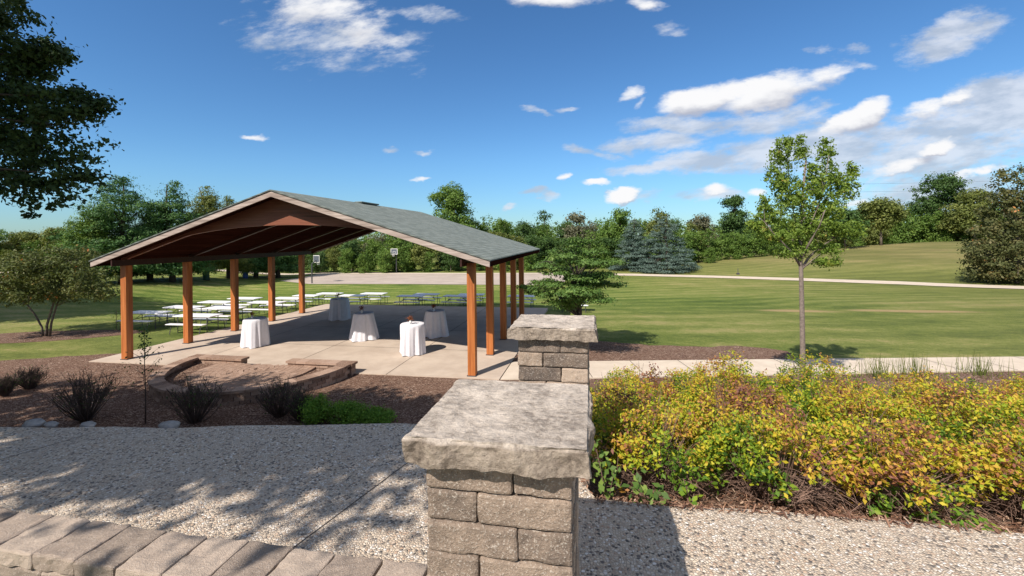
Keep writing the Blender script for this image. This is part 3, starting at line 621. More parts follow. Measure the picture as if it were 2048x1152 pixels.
th = np.linspace(0, 2 * math.pi, 60, endpoint=False)
sheet('planter_mulch', [(CX + 2.6 * math.cos(t), CY + 2.6 * math.sin(t)) for t in np.linspace(math.pi, 2 * math.pi, 40)], MT['mulch'], 0, .3, zf=lambda x, y: .13 + .02 * noise.noise(Vector((x * 4, y * 4, 0))))
mb = MB(); pc = (CX + .0, CY - .42)
for ring in range(12):
    ra, rb = .08 + ring * .135, .08 + (ring + 1) * .135; nn = max(6, int(2 * math.pi * ra / .17))
    for i in range(nn):
        a0 = math.pi * 2 * i / nn + ring * .7; a1 = a0 + 2 * math.pi / nn; am = (a0 + a1) / 2
        cxm, cym = pc[0] + ra * math.cos(am), pc[1] + rb * math.sin(am)
        if cym > CY + .1: continue
        vs = []
        for z in (.1, .185 + r.uniform(-.003, .003)):
            for rr, a in ((ra + .004, a0 + .02 / (ra + .1) * .2), (rb - .003, a0 + .004), (rb - .003, a1 - .004), (ra + .004, a1 - .02 / (ra + .1) * .2)): vs.append((pc[0] + rr * math.cos(a), pc[1] + rr * math.sin(a), z))
        mb.add(vs, [(3, 2, 1, 0), (4, 5, 6, 7), (0, 1, 5, 4), (1, 2, 6, 5), (2, 3, 7, 6), (3, 0, 4, 7)], .35 + .3 * r.random())
struct(mb.build('paver_patio', MT['redblock']))
# rocks on the bed edge
for i, (px, py, s) in enumerate(((318, 853, .075), (150, 852, .055), (40, 850, .08), (75, 851, .05))):
    w = P(px, py, ZT); bm = bmesh.new(); bmesh.ops.create_icosphere(bm, subdivisions=3, radius=1)
    for vv in bm.verts: vv.co *= 1 + .25 * noise.noise(vv.co * 1.6 + Vector((i * 7, 0, 0))); vv.co.x *= s * 1.25; vv.co.y *= s * .8; vv.co.z *= s * .55
    me = bpy.data.meshes.new('edging_rock'); bm.to_mesh(me); bm.free(); me.materials.append(MT['rock']); me.polygons.foreach_set('use_smooth', np.ones(len(me.polygons), bool))
    o = bpy.data.objects.new('edging_rock', me); sc.collection.objects.link(o); o.location = (w[0], w[1] + .1, ZT - .035)
    set_props(o, ['rounded pale boulder at the far path edge below the bare sapling', 'flat grey stone at the path edge in front of the bare shrub', 'grey stone at the path edge in the left corner of the bed', 'small brownish stone between two grey stones on the bed edge'][i], 'rock', 'rocks along the path edge')
# ================================================================ FURNITURE
def picnic_table():
    t = empty('folding_picnic_table', (0, 0, 0), 'x', 'picnic table', 'white folding picnic tables on the lawn')
    mb = MB(); mb.box((0, 0, .725), (1.75, .76, .045), bev=.012); mb.build('tabletop', MT['plastic'], t)
    for s in (-1, 1): mb = MB(); mb.box((0, s * .62, .43), (1.7, .26, .04), bev=.01); mb.build('bench', MT['plastic'], t)
    for s in (-1, 1):
        mb = MB(); x = s * .68
        mb.tube([(x, -.30, .70), (x, -.30, 0)], .016); mb.tube([(x, .30, .70), (x, .30, 0)], .016); mb.tube([(x, -.30, .08), (x, .30, .08)], .012)
        mb.tube([(x, -.62, .41), (x, .62, .41)], .014); mb.tube([(x, -.62, .41), (x, -.70, 0)], .014); mb.tube([(x, .62, .41), (x, .70, 0)], .014)
        mb.tube([(x, 0, .41), (x - s * .42, 0, .70)], .012); mb.build('leg_frame', MT['steel'], t)
    return t
TB = [(297, 624, 'leftmost picnic table, in shade just behind the corner post'), (368, 613.5, 'white picnic table second from the left, behind the second post'),
      (396, 630, 'nearest white picnic table, its front bench facing the slab'), (434, 603.5, 'white picnic table in the back left of the lawn group, left of the third post'),
      (450, 615, 'long white picnic table seen either side of the third post'), (490, 596, 'farthest back white picnic table seen beyond the third post'),
      (534, 604, 'white picnic table left of the fourth post, partly behind it'), (577, 596, 'white picnic table between the fourth and fifth posts'),
      (614, 590.5, 'white picnic table behind the fifth post'), (660, 586.5, 'far picnic table directly behind the farthest draped table'),
      (706, 590.5, 'white picnic table just right of the farthest draped table, in front'), (748, 586.5, 'far picnic table beyond the grey shaded cloth table'),
      (822, 591.5, 'grey shaded picnic table at the front of the middle pair'), (853, 588, 'white picnic table at the back of the middle pair'),
      (914, 591.5, 'grey shaded picnic table just left of the front right post'), (943, 588.5, 'white picnic table seen both sides of the front right post'),
      (1043, 591.5, 'white picnic table behind the two farthest right posts'), (1148, 596, 'picnic table half hidden by the layered tree trunk')]
tb0 = None
for i, (px, py, lb) in enumerate(TB):
    w = Pg(px, py, .74); lab = lb if i else lb
    sca = (1.08 if px < 600 else .95 if px < 760 else .93, 1, 1)
    if tb0 is None: tb0 = picnic_table(); tb0.location = (w[0], w[1], tz(w[0], w[1])); tb0.scale = sca; tb0['label'] = lb
    else: dup(tb0, (w[0], w[1], tz(w[0], w[1])), random.Random(i).uniform(-.04, .04), sca, lb)
def tablecloth(seed, rt, hem, zt=1.05):
    r = np.random.default_rng(seed); n = 120; vs = [(0, 0, zt)]; fs = []; ph = r.uniform(0, 6.28, 6)
    rings = [(.35 * rt, 0), (.7 * rt, 0), (.96 * rt, 0), (rt, .012), (rt + .012, .04)] + [(None, t) for t in np.linspace(.08, 1, 14)]
    for rr, t in rings:
        for i in range(n):
            a = 2 * math.pi * i / n
            if rr is not None: q = (rr * math.cos(a), rr * math.sin(a), zt - t)
            else:
                fold = (math.sin(a * 9 + ph[0] + .5 * math.sin(a * 2 + ph[3])) * .55 + math.sin(a * 17 + ph[1]) * .3 + math.sin(a * 5 + ph[2]) * .35) * (.012 + .05 * t ** .7)
                cor = .05 * t * math.cos(4 * a + ph[4]); R = rt + .012 + (hem - rt) * t + fold + cor; q = (R * math.cos(a), R * math.sin(a), zt - .04 - t * (zt - .055 + .0 * t) - 0.012 * t * math.sin(6 * a + ph[5]) * 1.)
            vs.append(q)
    for i in range(n): fs.append((0, 1 + i, 1 + (i + 1) % n))
    for k in range(len(rings) - 1):
        for i in range(n): a = 1 + k * n; fs.append((a + i, a + n + i, a + n + (i + 1) % n, a + (i + 1) % n))
    return vs, fs
CT = [(821, 712, .41, .42, 'sunlit white cloth over the front centre cocktail table', 'short vase of rusty flowers on the front centre sunlit table'),
      (500, 696, .40, .43, 'sunlit white cloth over the cocktail table on the left of the slab', 'pale vase of dusty pink flowers on the left sunlit table'),
      (722, 681, .38, .58, 'flared grey-shaded white cloth over the middle cocktail table', 'dark flower vase on the middle shaded table'),
      (868, 675, .38, .52, 'shaded white cloth over the cocktail table behind the front centre one', 'small vase on the shaded table behind the front centre one'),
      (674, 641, .43, .49, 'bluish shaded cloth over the farthest cocktail table', 'dark flower vase on the farthest shaded table')]
for i, (px, py, rt_, hem, l1, l2) in enumerate(CT):
    w = P(px, py); d = np.array([F0[0], F0[1]]) * .35; x, y = w[0] + d[0], w[1] + d[1]
    t = empty('cocktail_table', (x, y, 0), ['round high table under the front centre sunlit cloth', 'round high table under the sunlit cloth on the left', 'round high table under the flared shaded cloth', 'round high table under the shaded cloth behind the front centre one', 'round high table under the farthest cloth'][i], 'table', 'draped cocktail tables')
    mb = MB(); mb.tube([(0, 0, 1.01), (0, 0, 1.035)], rt_ - .01, 32); mb.build('tabletop', MT['plastic'], t); mb = MB(); mb.tube([(0, 0, .04), (0, 0, 1.01)], .04, 10); mb.tube([(0, 0, 0), (0, 0, .04)], [.3, .25], 24); mb.build('pedestal', MT['steel'], t)
    vs, fs = tablecloth(i + 3, rt_, hem); o = mesh_obj('tablecloth', vs, fs, MT['cloth'], smoothf=True); o.location = (x, y, 0); set_props(o, l1, 'tablecloth', 'white cloths on the cocktail tables')
    vx, vy = x - .02, y - .12; vz = empty('flower_vase', (vx, vy, 1.05), l2, 'vase', 'vases on the cocktail tables')
    mb = MB(); mb.tube([(0, 0, 0), (0, 0, .05), (0, 0, .13)], [.04, .045, .035], 12); mb.build('jar', MT['glass'], vz, True)
    r = np.random.default_rng(i); k = 140; c = r.normal(size=(k, 3)) * .045 + [0, 0, .2]; vs, fs, tt = leaf_mesh(c, unit(k, r), .022, .7, r.random(k), r); mesh_obj('flowers', vs, fs, MT['flower'], vz, tint=tt)
# basketball hoops
def hoop(base, h, label, facing):
    t = empty('basketball_hoop', base, label, 'basketball hoop', 'basketball hoops at the court', facing)
    mb = MB(); mb.tube([(0, 0, 0), (0, 0, h - .55)], .075, 10); mb.tube([(0, 0, h - .55), (0, -.55, h - .15)], .06, 8); mb.build('pole', MT['steel'], t)
    mb = MB(); mb.box((0, -.6, h), (1.0, .03, .74)); bo = mb.build('backboard', MT['board'], t)
    mb = MB()
    for x, z, a, c in ((0, .40, 1.1, .07), (0, -.40, 1.1, .07), (-.52, 0, .07, .74), (.52, 0, .07, .74)): mb.box((x, -.62, h + z), (a, .04, c))
    for x, z, a, c in ((0, .03, .42, .04), (0, -.26, .42, .04), (-.2, -.11, .04, .26), (.2, -.11, .04, .26)): mb.box((x, -.625, h + z), (a, .02, c))
    mb.build('frame', MT['glass'], bo)
    mb = MB(); pts = [(.2 * math.cos(a), -.85 + .2 * math.sin(a), h - .32) for a in np.linspace(0, 2 * math.pi, 17)]; mb.tube(pts, .02, 5); mb.build('rim', MT['steel'], t)
    mb = MB()
    for a in np.linspace(0, 2 * math.pi, 13)[:-1]: mb.tube([(.2 * math.cos(a), -.85 + .2 * math.sin(a), h - .33), (.1 * math.cos(a + .4), -.85 + .1 * math.sin(a + .4), h - .72)], .014, 4)
    mb.build('net', MT['net'], t)
hoop(Pg(793, 546), 3.25, 'white framed basketball hoop at the far edge of the court before the trees', rad(-4))
hoop(Pg(624, 567), 2.85, 'dark basketball hoop seen from behind at the near left corner of the court', rad(160))
# bins and post
w = Pg(412, 560); t = empty('litter_bin', w, 'small dark green litter bin between the pine trunks', 'bin'); mb = MB(); mb.tube([(0, 0, 0), (0, 0, .9)], [.3, .33], 16); mb.build('body', MT['dkgreen'], t); mb = MB(); mb.tube([(0, 0, .9), (0, 0, 1.02)], [.35, .2], 16); mb.build('lid', MT['dkgreen'], t)
w = Pg(491, 557); t = empty('barrel', w, 'small blue barrel standing under the pines', 'barrel'); mb = MB(); mb.tube([(0, 0, 0), (0, 0, .3), (0, 0, .8), (0, 0, 1.0)], [.27, .31, .31, .27], 16); mb.build('drum', MT['blue'], t, True)
mb = MB(); mb.tube([(0, 0, 1.0), (0, 0, 1.04)], .28, 16); mb.build('lid', MT['blue'], t)
w = Pg(1476, 549); t = empty('marker_post', (w[0], w[1], tz(w[0], w[1])), 'thin dark marker post beside the far path before the mound', 'post'); mb = MB(); mb.tube([(0, 0, 0), (0, 0, .75)], .035, 6); mb.build('stake', MT['steel'], t); mb = MB(); mb.box((0, 0, .1), (.3, .25, .2)); mb.build('base', MT['steel'], t)
# ================================================================ TREES
def at(px, py): w = Pg(px, py); return (w[0], w[1], tz(w[0], w[1]))
# the oak whose branches enter at the left; the same crown shades the path
ob = np.array([6.95, -11.6, ZT - .15])
vis = [(-20, 25, 52, 5.4), (38, 12, 26, 5.2), (50, 38, 16, 5.1), (-30, 100, 70, 5.4), (30, 108, 42, 5.2), (75, 108, 34, 5.1), (112, 104, 24, 5.0), (125, 120, 12, 5.), (60, 140, 34, 5.1), (-30, 180, 70, 5.2), (30, 190, 46, 5.0), (85, 185, 34, 4.9), (130, 195, 30, 4.9), (170, 198, 26, 4.8), (195, 208, 18, 4.8), (165, 225, 22, 4.8), (110, 232, 34, 4.9), (40, 240, 46, 5.0), (-40, 270, 70, 5.2), (10, 285, 40, 5.0), (70, 290, 36, 4.9), (125, 280, 26, 4.9), (150, 305, 24, 4.8), (185, 318, 18, 4.8), (200, 282, 12, 4.8), (226, 288, 12, 4.8), (238, 296, 10, 4.8), (215, 305, 10, 4.8), (100, 325, 28, 4.8), (50, 335, 30, 4.9), (-10, 345, 36, 5.1),
       (150, 350, 24, 4.8), (185, 352, 16, 4.8), (120, 368, 18, 4.8), (75, 372, 26, 4.8), (30, 378, 22, 4.9), (165, 380, 12, 4.8), (50, 405, 18, 4.8), (90, 402, 14, 4.8), (140, 405, 14, 4.8), (48, 428, 10, 4.8), (-15, 385, 16, 5.)]
bl = []
for px, py, rp, fwd in vis:
    w = Wp(px, py, fwd) - ob; rr = rp / 867 * fwd; bl.append((*w, rr, rr * 1.4, rr * .75))
big = [(8.5, -12.0, 7.6, 2.2), (10.5, -13.4, 7.4, 1.7), (11.4, -14.0, 7.6, 1.3), (6.3, -10.2, 8.2, 2.4), (5.5, -11.5, 6.5, 2.2), (8.5, -10.4, 7.9, 1.9), (9.6, -11.5, 7.4, 1.9), (7.2, -9.4, 6.4, 1.5), (10.9, -12.6, 7.9, 1.5), (8.7, -13.6, 6.8, 1.9), (4, -9.7, 6.3, 1.7), (5.5, -9.4, 6.2, 1.4), (2.4, -10.2, 6.5, 1.7), (4.2, -11.2, 7.4, 1.8), (1.5, -9.4, 7.0, 1.6), (3.1, -9.0, 6.8, 1.5), (7.4, -9.6, 7.4, 1.5), (6.2, -9.0, 6.9, 1.2)]
def shade_keep(c):      # crown clumps dropped by where their shadow would land, shaping the shade
    w = c + ob; sy = w[:, 1] + SV[1] * (w[:, 2] - 2.45); sx_ = w[:, 0] + SV[0] * (w[:, 2] - 2.45)
    return ((sy > -10.05) | (sx_ < 12.0)) & (w[:, 1] + SV[1] * w[:, 2] < -1.9 + .6 * np.sin(w[:, 0] * 2.3))
tree = empty('overhanging_oak', ob, 'dark leafy tree whose branches hang into the upper left over the path', 'tree')
vs1, fs1, tt1, cc1 = crown_mesh(bl, 560, 44, .027, .115, 21, .62, .0, .2, .7)
bb2 = [(*(np.array(q[:3]) - ob), q[3], q[3], q[3] * .6) for q in big]
vs2, fs2, tt2, cc2 = crown_mesh(bb2, 1600, 46, .085, .5, 22, .6, .15, .2, .5, keep=shade_keep)
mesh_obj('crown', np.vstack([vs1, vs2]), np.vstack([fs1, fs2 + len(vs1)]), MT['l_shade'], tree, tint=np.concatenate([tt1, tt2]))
mb = MB(); r = np.random.default_rng(5); mb.tube([(0, 0, -.2), (.05, .05, 1.2), (.25, .1, 2.6), (.5, 0, 4.2), (.8, .1, 6.)], [.3, .24, .2, .13, .05], 10)
for c in list(cc1[::24]) + list(cc2[::16]):
    z0 = np.clip(c[2] * .6, 1.6, 5.2); limb(mb, (.2 + z0 * .08, .05, z0), c, .05, .006, r, 7, .06)
mb.build('trunk', MT['barkdk'], tree, True)
# trees just outside the frame on the left that shade bed and lawn
def shade_tree(base, h, rr, seed, label, mat='l_dark', dens=1., keep=None):
    bl = [(0, 0, h * .68, rr, rr, h * .3), (rr * .4, rr * .3, h * .55, rr * .7, rr * .7, h * .2), (-rr * .4, -rr * .2, h * .6, rr * .7, rr * .7, h * .22)]
    return make_tree('shade_tree', label, 'tree', (base[0], base[1], tz(base[0], base[1])), bl, int(170 * dens), 45, .16, .8, MT[mat], MT['barkdk'], seed, tr=.2, group='tall shade trees beyond the left edge', keep=keep)
s1 = shade_tree((-1.2, -12.2), 8.5, 3.3, 31, 'broad shade tree beyond the left edge whose shadow covers the bare shrubs', keep=lambda c: (c[:, 1] - 12.2 + SV[1] * (c[:, 2] + 2.3) < -2.4 + .5 * np.sin(c[:, 0] * 2.)))  # unseen crown trimmed by where its shadow ends on the bed
dup(s1, (4.4, -12.2, tz(4.4, -12.2)), .1, .9, 'smaller broad shade tree beyond the left edge near the path')
s2 = shade_tree((-25.4, 1.7), 14.5, 4.4, 33, 'tall shade tree beyond the left edge shading the lawn', dens=3.2)
for (x, y, a, k, lb) in ((-19.4, 2.6, 2., .88, 'nearest to the tables of the tall shade trees beyond the left edge'), (-31, .6, 4., 1., 'third tall shade tree beyond the left edge shading the lawn'), (-38, 4, 5., 1.05, 'farthest tall shade tree beyond the left edge shading the lawn'), (-28, -7, 1., .9, 'tall shade tree beyond the left edge shading the near lawn')): dup(s2, (x, y, 0), a, k, lb)
# young maple
b0 = at(1608, 790); bz = b0[2]
def rel(px, py, fwd, base): return Wp(px, py, fwd) - np.array(base)
mb_ = [(1560, 312, 20, 42), (1600, 300, 15, 36), (1652, 308, 17, 42), (1638, 365, 28, 38), (1690, 375, 24, 34), (1706, 336, 12, 24), (1592, 395, 44, 46), (1650, 420, 40, 42), (1612, 455, 42, 32), (1600, 498, 20, 22), (1537, 430, 28, 26), (1512, 452, 24, 15), (1555, 470, 34, 18), (1572, 505, 26, 9), (1688, 458, 34, 15), (1712, 466, 16, 10), (1655, 498, 28, 12), (1652, 524, 30, 6), (1560, 355, 28, 36), (1625, 335, 14, 30), (1575, 285, 10, 18), (1668, 350, 14, 30), (1530, 405, 14, 16)]
bl = []
for px, py, rx, ry in mb_:
    w = rel(px, py, 10.83, b0); bl.append((*w, rx / 867 * 10.83, rx / 867 * 10.83 * .95, ry / 867 * 10.83))
def st(pts): return [rel(px, py, 10.83 + dz, b0) for px, py, dz in pts]
stems = [(st([(1608, 800, 0), (1606, 735, 0), (1604, 620, 0), (1602, 540, 0), (1600, 500, 0), (1602, 440, 0), (1606, 380, 0), (1612, 320, 0)]), .072),
         (st([(1602, 535, 0), (1585, 505, -.1), (1565, 485, -.2), (1545, 465, -.2), (1530, 445, -.3)]), .024), (st([(1603, 540, 0), (1618, 515, .1), (1640, 495, .2), (1665, 478, .2), (1690, 462, .2)]), .028),
         (st([(1601, 500, 0), (1590, 440, .1), (1580, 380, .2), (1575, 320, .2)]), .02), (st([(1602, 490, 0), (1625, 440, -.1), (1645, 390, -.2), (1658, 310, -.2)]), .02), (st([(1604, 440, 0), (1640, 410, .3), (1680, 370, .3), (1700, 335, .3)]), .016),
         (st([(1601, 520, 0), (1622, 480, -.3), (1640, 450, -.5), (1650, 420, -.6)]), .03), (st([(1601, 510, 0), (1580, 470, .4), (1560, 430, .5)]), .03)]
make_tree('young_maple', 'young maple with a slender trunk and sparse bright green upright crown, right of centre', 'tree', b0, bl, 1150, 20, .034, .10, MT['l_maple'], MT['barkpale'], 41, nl=34, stems=stems, shell=.0, up=.2, flat=.9, wd=.6, n=8)
# layered dogwood
b0 = at(1158, 706); r = np.random.default_rng(2); bl = []
for z, R in ((1.75, 1.1), (2.0, 1.75), (2.35, 1.95), (2.75, 1.75), (3.15, 1.4), (3.5, 1.05), (3.85, .6)):
    for k in range(9):
        a = r.uniform(0, 6.28); q = R * math.sqrt(r.random()) * .85; bl.append((q * math.cos(a), q * math.sin(a), z + r.uniform(-.12, .12), R * .38, R * .38, .09))
make_tree('layered_dogwood', 'small tree with flat horizontal layers of leaves behind the farther stone pillar', 'tree', b0, bl, 640, 46, .045, .24, MT['l_dog'], MT['barkdk'], 43, tr=.075, nl=70, shell=.0, up=1.2, flat=.28, low=.32, stem_top=3.7)
# multi-stem crabapple on mulch ring
FSC = .95; b0 = at(93, 671); bl = []
for px, py, rx, ry, f in ((50, 540, 75, 36, 19), (120, 525, 75, 38, 20), (180, 560, 52, 34, 19.6), (70, 585, 60, 22, 19.2), (150, 585, 60, 20, 20), (-20, 560, 80, 50, 19), (30, 590, 40, 20, 20.4), (205, 580, 28, 20, 19.6), (110, 560, 80, 36, 21)):
    f = f * FSC; w = rel(px, py, f, b0); bl.append((*w, rx / 867 * f, rx / 867 * f * .9, ry / 867 * f))
def s2_(pts): return [rel(px, py, 18.9, b0) for px, py in pts]
make_tree('crabapple_tree', 'small dark spreading tree with three thin stems rising from the mulch ring at left', 'tree', b0, bl, 620, 40, .052, .30, MT['l_crab'], MT['bark'], 44, nl=60, shell=.15, up=.3, flat=.6,
          stems=[(s2_([(93, 674), (94, 650), (103, 620), (112, 590), (125, 560), (140, 530)]), .06), (s2_([(99, 674), (103, 645), (113, 612), (122, 585), (150, 560)]), .055), (s2_([(86, 673), (84, 655), (72, 632), (55, 610), (45, 585), (30, 560)]), .05)])
# right edge crabapple with orange fruit
b0 = at(2032, 566); FSC = float((np.array(b0[:2]) - C_[:2]) @ F0) / 41.2; bl = []
for px, py, rx, ry, f in ((2035, 370, 38, 45, 41), (2015, 430, 55, 50, 41), (2060, 430, 70, 70, 42), (2000, 490, 62, 45, 40.5), (2070, 500, 80, 60, 42), (1990, 535, 55, 25, 40.5), (1968, 505, 35, 25, 40.8), (2060, 550, 90, 30, 41)):
    f = f * FSC; w = rel(px, py, f, b0); bl.append((*w, rx / 867 * f, rx / 867 * f * .9, ry / 867 * f))
make_tree('fruiting_crabapple', 'large brownish tree with orange fruit reaching the ground at the right edge', 'tree', b0, bl, 640, 46, .13, .55, MT['l_crab2'], MT['bark'], 45, nl=70, shell=.3, tr=.2, stem_top=6.5)
# pines at left
def pine_blobs(h, R, r, n=10):
    bl = [(0, 0, h * .42, R * .8, R * .8, h * .24), (0, 0, h * .68, R * .62, R * .62, h * .24), (0, 0, h * .82, R * .4, R * .4, h * .14)]
    for i in range(n):
        t = i / (n - 1); z = h * (.16 + .78 * t); rr = R * (1 - t ** 1.6) ** .75 * (.8 + .35 * r.random()) + .22 * R
        for k in range(max(2, int(7 * (1 - t)) + 3)):
            a = r.uniform(0, 6.28); q = rr * r.uniform(.3, .72); bl.append((q * math.cos(a), q * math.sin(a), z + r.uniform(-.4, .4), rr * .40, rr * .40, h * .055))
    return bl
PN = [(243, 566, 350, 80, 'l_pine', 'tallest white pine left of the pavilion roof'), (345, 563, 364, 52, 'l_pine', 'second tall pine, between the tallest pine and the roof'), (413, 560, 372, 44, 'l_olive', 'yellowish pine just behind the left slope of the roof'),
      (458, 557, 392, 30, 'l_olive', 'thin pine top showing above the left roof slope'), (300, 560, 425, 40, 'l_pine', 'lower dark pine filling the gap between the two tall pines'), (190, 568, 405, 55, 'l_mid', 'lighter green tree at the left of the tallest pine'), (512, 556, 410, 34, 'l_pine', 'pine hidden above by the roof with its trunk seen under the eave'), (556, 556, 418, 34, 'l_pine', 'rightmost pine of the row, trunk seen under the roof by the court')]
for i, (px, pb, pt, rp, lm, lb) in enumerate(PN):
    b0 = at(px, pb); f = float((np.array(b0[:2]) - C_[:2]) @ F0); h = (pb - pt) / 867 * f; r = np.random.default_rng(60 + i); R = rp / 867 * f * 1.2
    make_tree('white_pine', lb, 'pine tree', b0, pine_blobs(h, R, r), 820, 50, .12, .62, MT[lm], MT['barkdk'], 60 + i, tr=.26, nl=26, shell=.2, up=.5, flat=.5, wd=.35, group='pines left of the pavilion', stem_top=h * .97)
# blue spruces
def spruce_blobs(h, R, r):
    bl = [(0, 0, h * .42, R * .62, R * .62, h * .36), (0, 0, h * .72, R * .42, R * .42, h * .22)]
    for i in range(16):
        t = i / 15; z = h * (.04 + .92 * t); rr = R * (1 - t ** 1.3) ** .9 + .15
        for k in range(max(3, int(12 * (1 - t)))):
            a = r.uniform(0, 6.28); q = rr * .72; bl.append((q * math.cos(a), q * math.sin(a), z + r.uniform(-.15, .15), rr * .3, rr * .3, h * .016))
    return bl
for i, (px, pb, pt, rp, lb) in enumerate(((1332, 543, 424, 52, 'larger and rounder of the two blue spruces, at right of the pair'), (1268, 541, 432, 40, 'slimmer of the two blue spruces, standing left of the larger one'))):
    b0 = at(px, pb); f = float((np.array(b0[:2]) - C_[:2]) @ F0); h = (pb - pt) / 867 * f; r = np.random.default_rng(80 + i)
    make_tree('blue_spruce', lb, 'spruce tree', b0, spruce_blobs(h, rp / 867 * f * 1.2, r), 900, 40, .10, .42, MT['l_blue'], MT['barkdk'], 80 + i, tr=.2, nl=20, shell=.2, up=.4, flat=.35, wd=.35, group='blue spruces', stem_top=h * .97)
# large trees above the wood edge
def big_tree(px, pb, pt, rp, lm, lb, seed, name='deciduous_tree', m=260, per=46, leaf=.19, cr=.9, fall=.30, grp=None, f=None):
    if f is None: b0 = at(px, pb)
    else:
        f *= 1.2
        w = LF((px - 1024) / 867 * f, f); b0 = (w[0], w[1], tz(*w))
    f = float((np.array(b0[:2]) - C_[:2]) @ F0); zt = 4 + (HY - pt) / 867 * f; h = zt - b0[2]; R = rp / 867 * f; r = np.random.default_rng(seed)
    bl = []
    for k in range(14):
        a = r.uniform(0, 6.28); t = r.random(); z = h * (fall + (1 - fall - .13) * t); q = R * .62 * math.sqrt(r.random()) * (1 - .35 * abs(t - .4)); s = R * r.uniform(.3, .5) * (1 - .3 * t)
        bl.append((q * math.cos(a), q * math.sin(a), z, s, s, min(s * .8, h * .16)))
    bl.append((0, 0, h * .88, R * .45, R * .45, h * .1)); bl.append((0, 0, h * (fall + .25), R * .6, R * .6, h * .2))
    return make_tree(name, lb, 'tree', b0, bl, m, per, leaf, cr, MT[lm], MT['bark'], seed, tr=h * .022, nl=22, shell=.25, group=grp)
big_tree(903, 0, 362, 62, 'l_mid', 'tall rounded tree rising alone above the roof and the wood edge', 101, m=420, f=64)
big_tree(1090, 0, 420, 20, 'l_dark', 'small rounded dark treetop poking above the woods right of the roof', 102, f=74, m=120)
big_tree(1468, 0, 391, 40, 'l_dark', 'dark grey-green tree rising behind the young maple crown', 103, f=66, m=260)
big_tree(1885, 0, 352, 62, 'l_dark', 'tall airy cottonwood above the woods at right', 104, f=72, m=300, fall=.45)
big_tree(1950, 0, 388, 60, 'l_olive', 'wide olive tree between the cottonwood and the right edge tree', 105, f=66, m=300)
big_tree(1155, 0, 424, 38, 'l_grey', 'greyish brown tree above the hedge right of the roof', 106, f=60, m=220)
big_tree(1240, 0, 418, 40, 'l_mid', 'green treetop just left of the blue spruces', 107, f=66, m=220)
big_tree(1318, 0, 417, 32, 'l_olive', 'pale treetop directly behind the larger blue spruce', 108, f=68, m=160)
big_tree(1405, 0, 434, 32, 'l_grey', 'greyish bare-looking tree right of the blue spruces', 109, f=68, m=150)
big_tree(1762, 0, 404, 46, 'l_olive', 'rounded yellow-green tree right of the young maple crown', 110, f=60, m=240)
big_tree(1690, 0, 425, 45, 'l_dark', 'dark tree behind the young maple crown', 111, f=60, m=200)
big_tree(40, 0, 452, 60, 'l_olive', 'rounded tree at the left edge beyond the small crabapple', 112, f=70, m=220)
big_tree(120, 0, 446, 48, 'l_olive', 'rounded tree beyond the lawn left of the pines', 113, f=72, m=220)
big_tree(-40, 0, 440, 60, 'l_mid', 'treetop at the far left edge of the woods', 114, f=66, m=200)
big_tree(165, 0, 470, 34, 'l_mid', 'yellow-green shrubby tree left of the white pines', 115, f=48, m=200)
# the wood edge: prototypes copied along it
LBW = 'leafy tree in the continuous row of the wood edge behind the court and lawn'
GW = 'trees of the wood edge'
def proto(seed, h, R, lm, m=150):
    r = np.random.default_rng(seed); bl = []
    for k in range(16):
        a = r.uniform(0, 6.28); z = h * r.uniform(.12, .86); q = R * .62 * math.sqrt(r.random()); s = R * r.uniform(.32, .5); bl.append((q * math.cos(a), q * math.sin(a), z, s, s, min(s * .9, h * .14)))
    bl.append((0, 0, h * .5, R * .7, R * .7, h * .36))
    return make_tree('woodland_tree', LBW, 'tree', (0, 0, 0), bl, m, 44, .14, .6, MT[lm], MT['bark'], seed, tr=.12, nl=10, shell=.3, group=GW)
protos = [proto(201, 6., 2.9, 'l_mid'), proto(202, 6., 2.6, 'l_olive'), proto(203, 6., 2.6, 'l_dark'), proto(204, 6., 2.6, 'l_grey', 120), proto(205, 6., 2.6, 'l_mid')]
used = set(); rr_ = random.Random(12)
TOPS = [(-120, 470), (0, 470), (160, 480), (320, 480), (600, 470), (700, 455), (860, 445), (960, 432), (1010, 430), (1060, 438), (1110, 442), (1200, 436), (1260, 440), (1340, 440), (1400, 436), (1500, 440), (1600, 425), (1700, 430), (1780, 415), (1850, 425), (1950, 420), (2060, 420), (2200, 415)]
def top_at(px): return float(np.interp(px, [t[0] for t in TOPS], [t[1] for t in TOPS]))
def put(px, f, top, k):
    f *= 1.2
    w = LF((px - 1024) / 867 * f, f); z = tz(*w); h = max(2.2, 4 + (HY - top) / 867 * f - z); s = h / 6.; sx_ = s * rr_.uniform(.8, 1.1) if s < 1.2 else rr_.uniform(1., 1.3)
    if k not in used: o = protos[k]; used.add(k); o.location = (w[0], w[1], z); o.rotation_euler = (0, 0, rr_.uniform(0, 6)); o.scale = (sx_, sx_, s)
    else: dup(protos[k], (w[0], w[1], z), rr_.uniform(0, 6), (sx_, sx_, s))
px = -260
while px < 2330:     # back row
    f = rr_.uniform(66, 74); put(px, f, top_at(px) + rr_.uniform(-6, 10), rr_.choice([0, 1, 1, 2, 3, 4])); px += rr_.uniform(34, 50)
px = -260
while px < 2330:     # front row
    lo = 0
    if px < 560: f = rr_.uniform(62, 66); t = top_at(px) + 12
    elif px < 1420: f = rr_.uniform(56, 59); t = top_at(px) + rr_.uniform(14, 40)
    elif px < 1560: f = rr_.uniform(57, 60); t = rr_.uniform(462, 470)
    else: f = rr_.uniform(74, 80); t = top_at(px) + rr_.uniform(15, 32)
    put(px, f, t, rr_.choice([0, 2, 2, 4, 1] if px < 1420 else [0, 4, 1, 4, 0])); px += rr_.uniform(30, 42)
px = 640
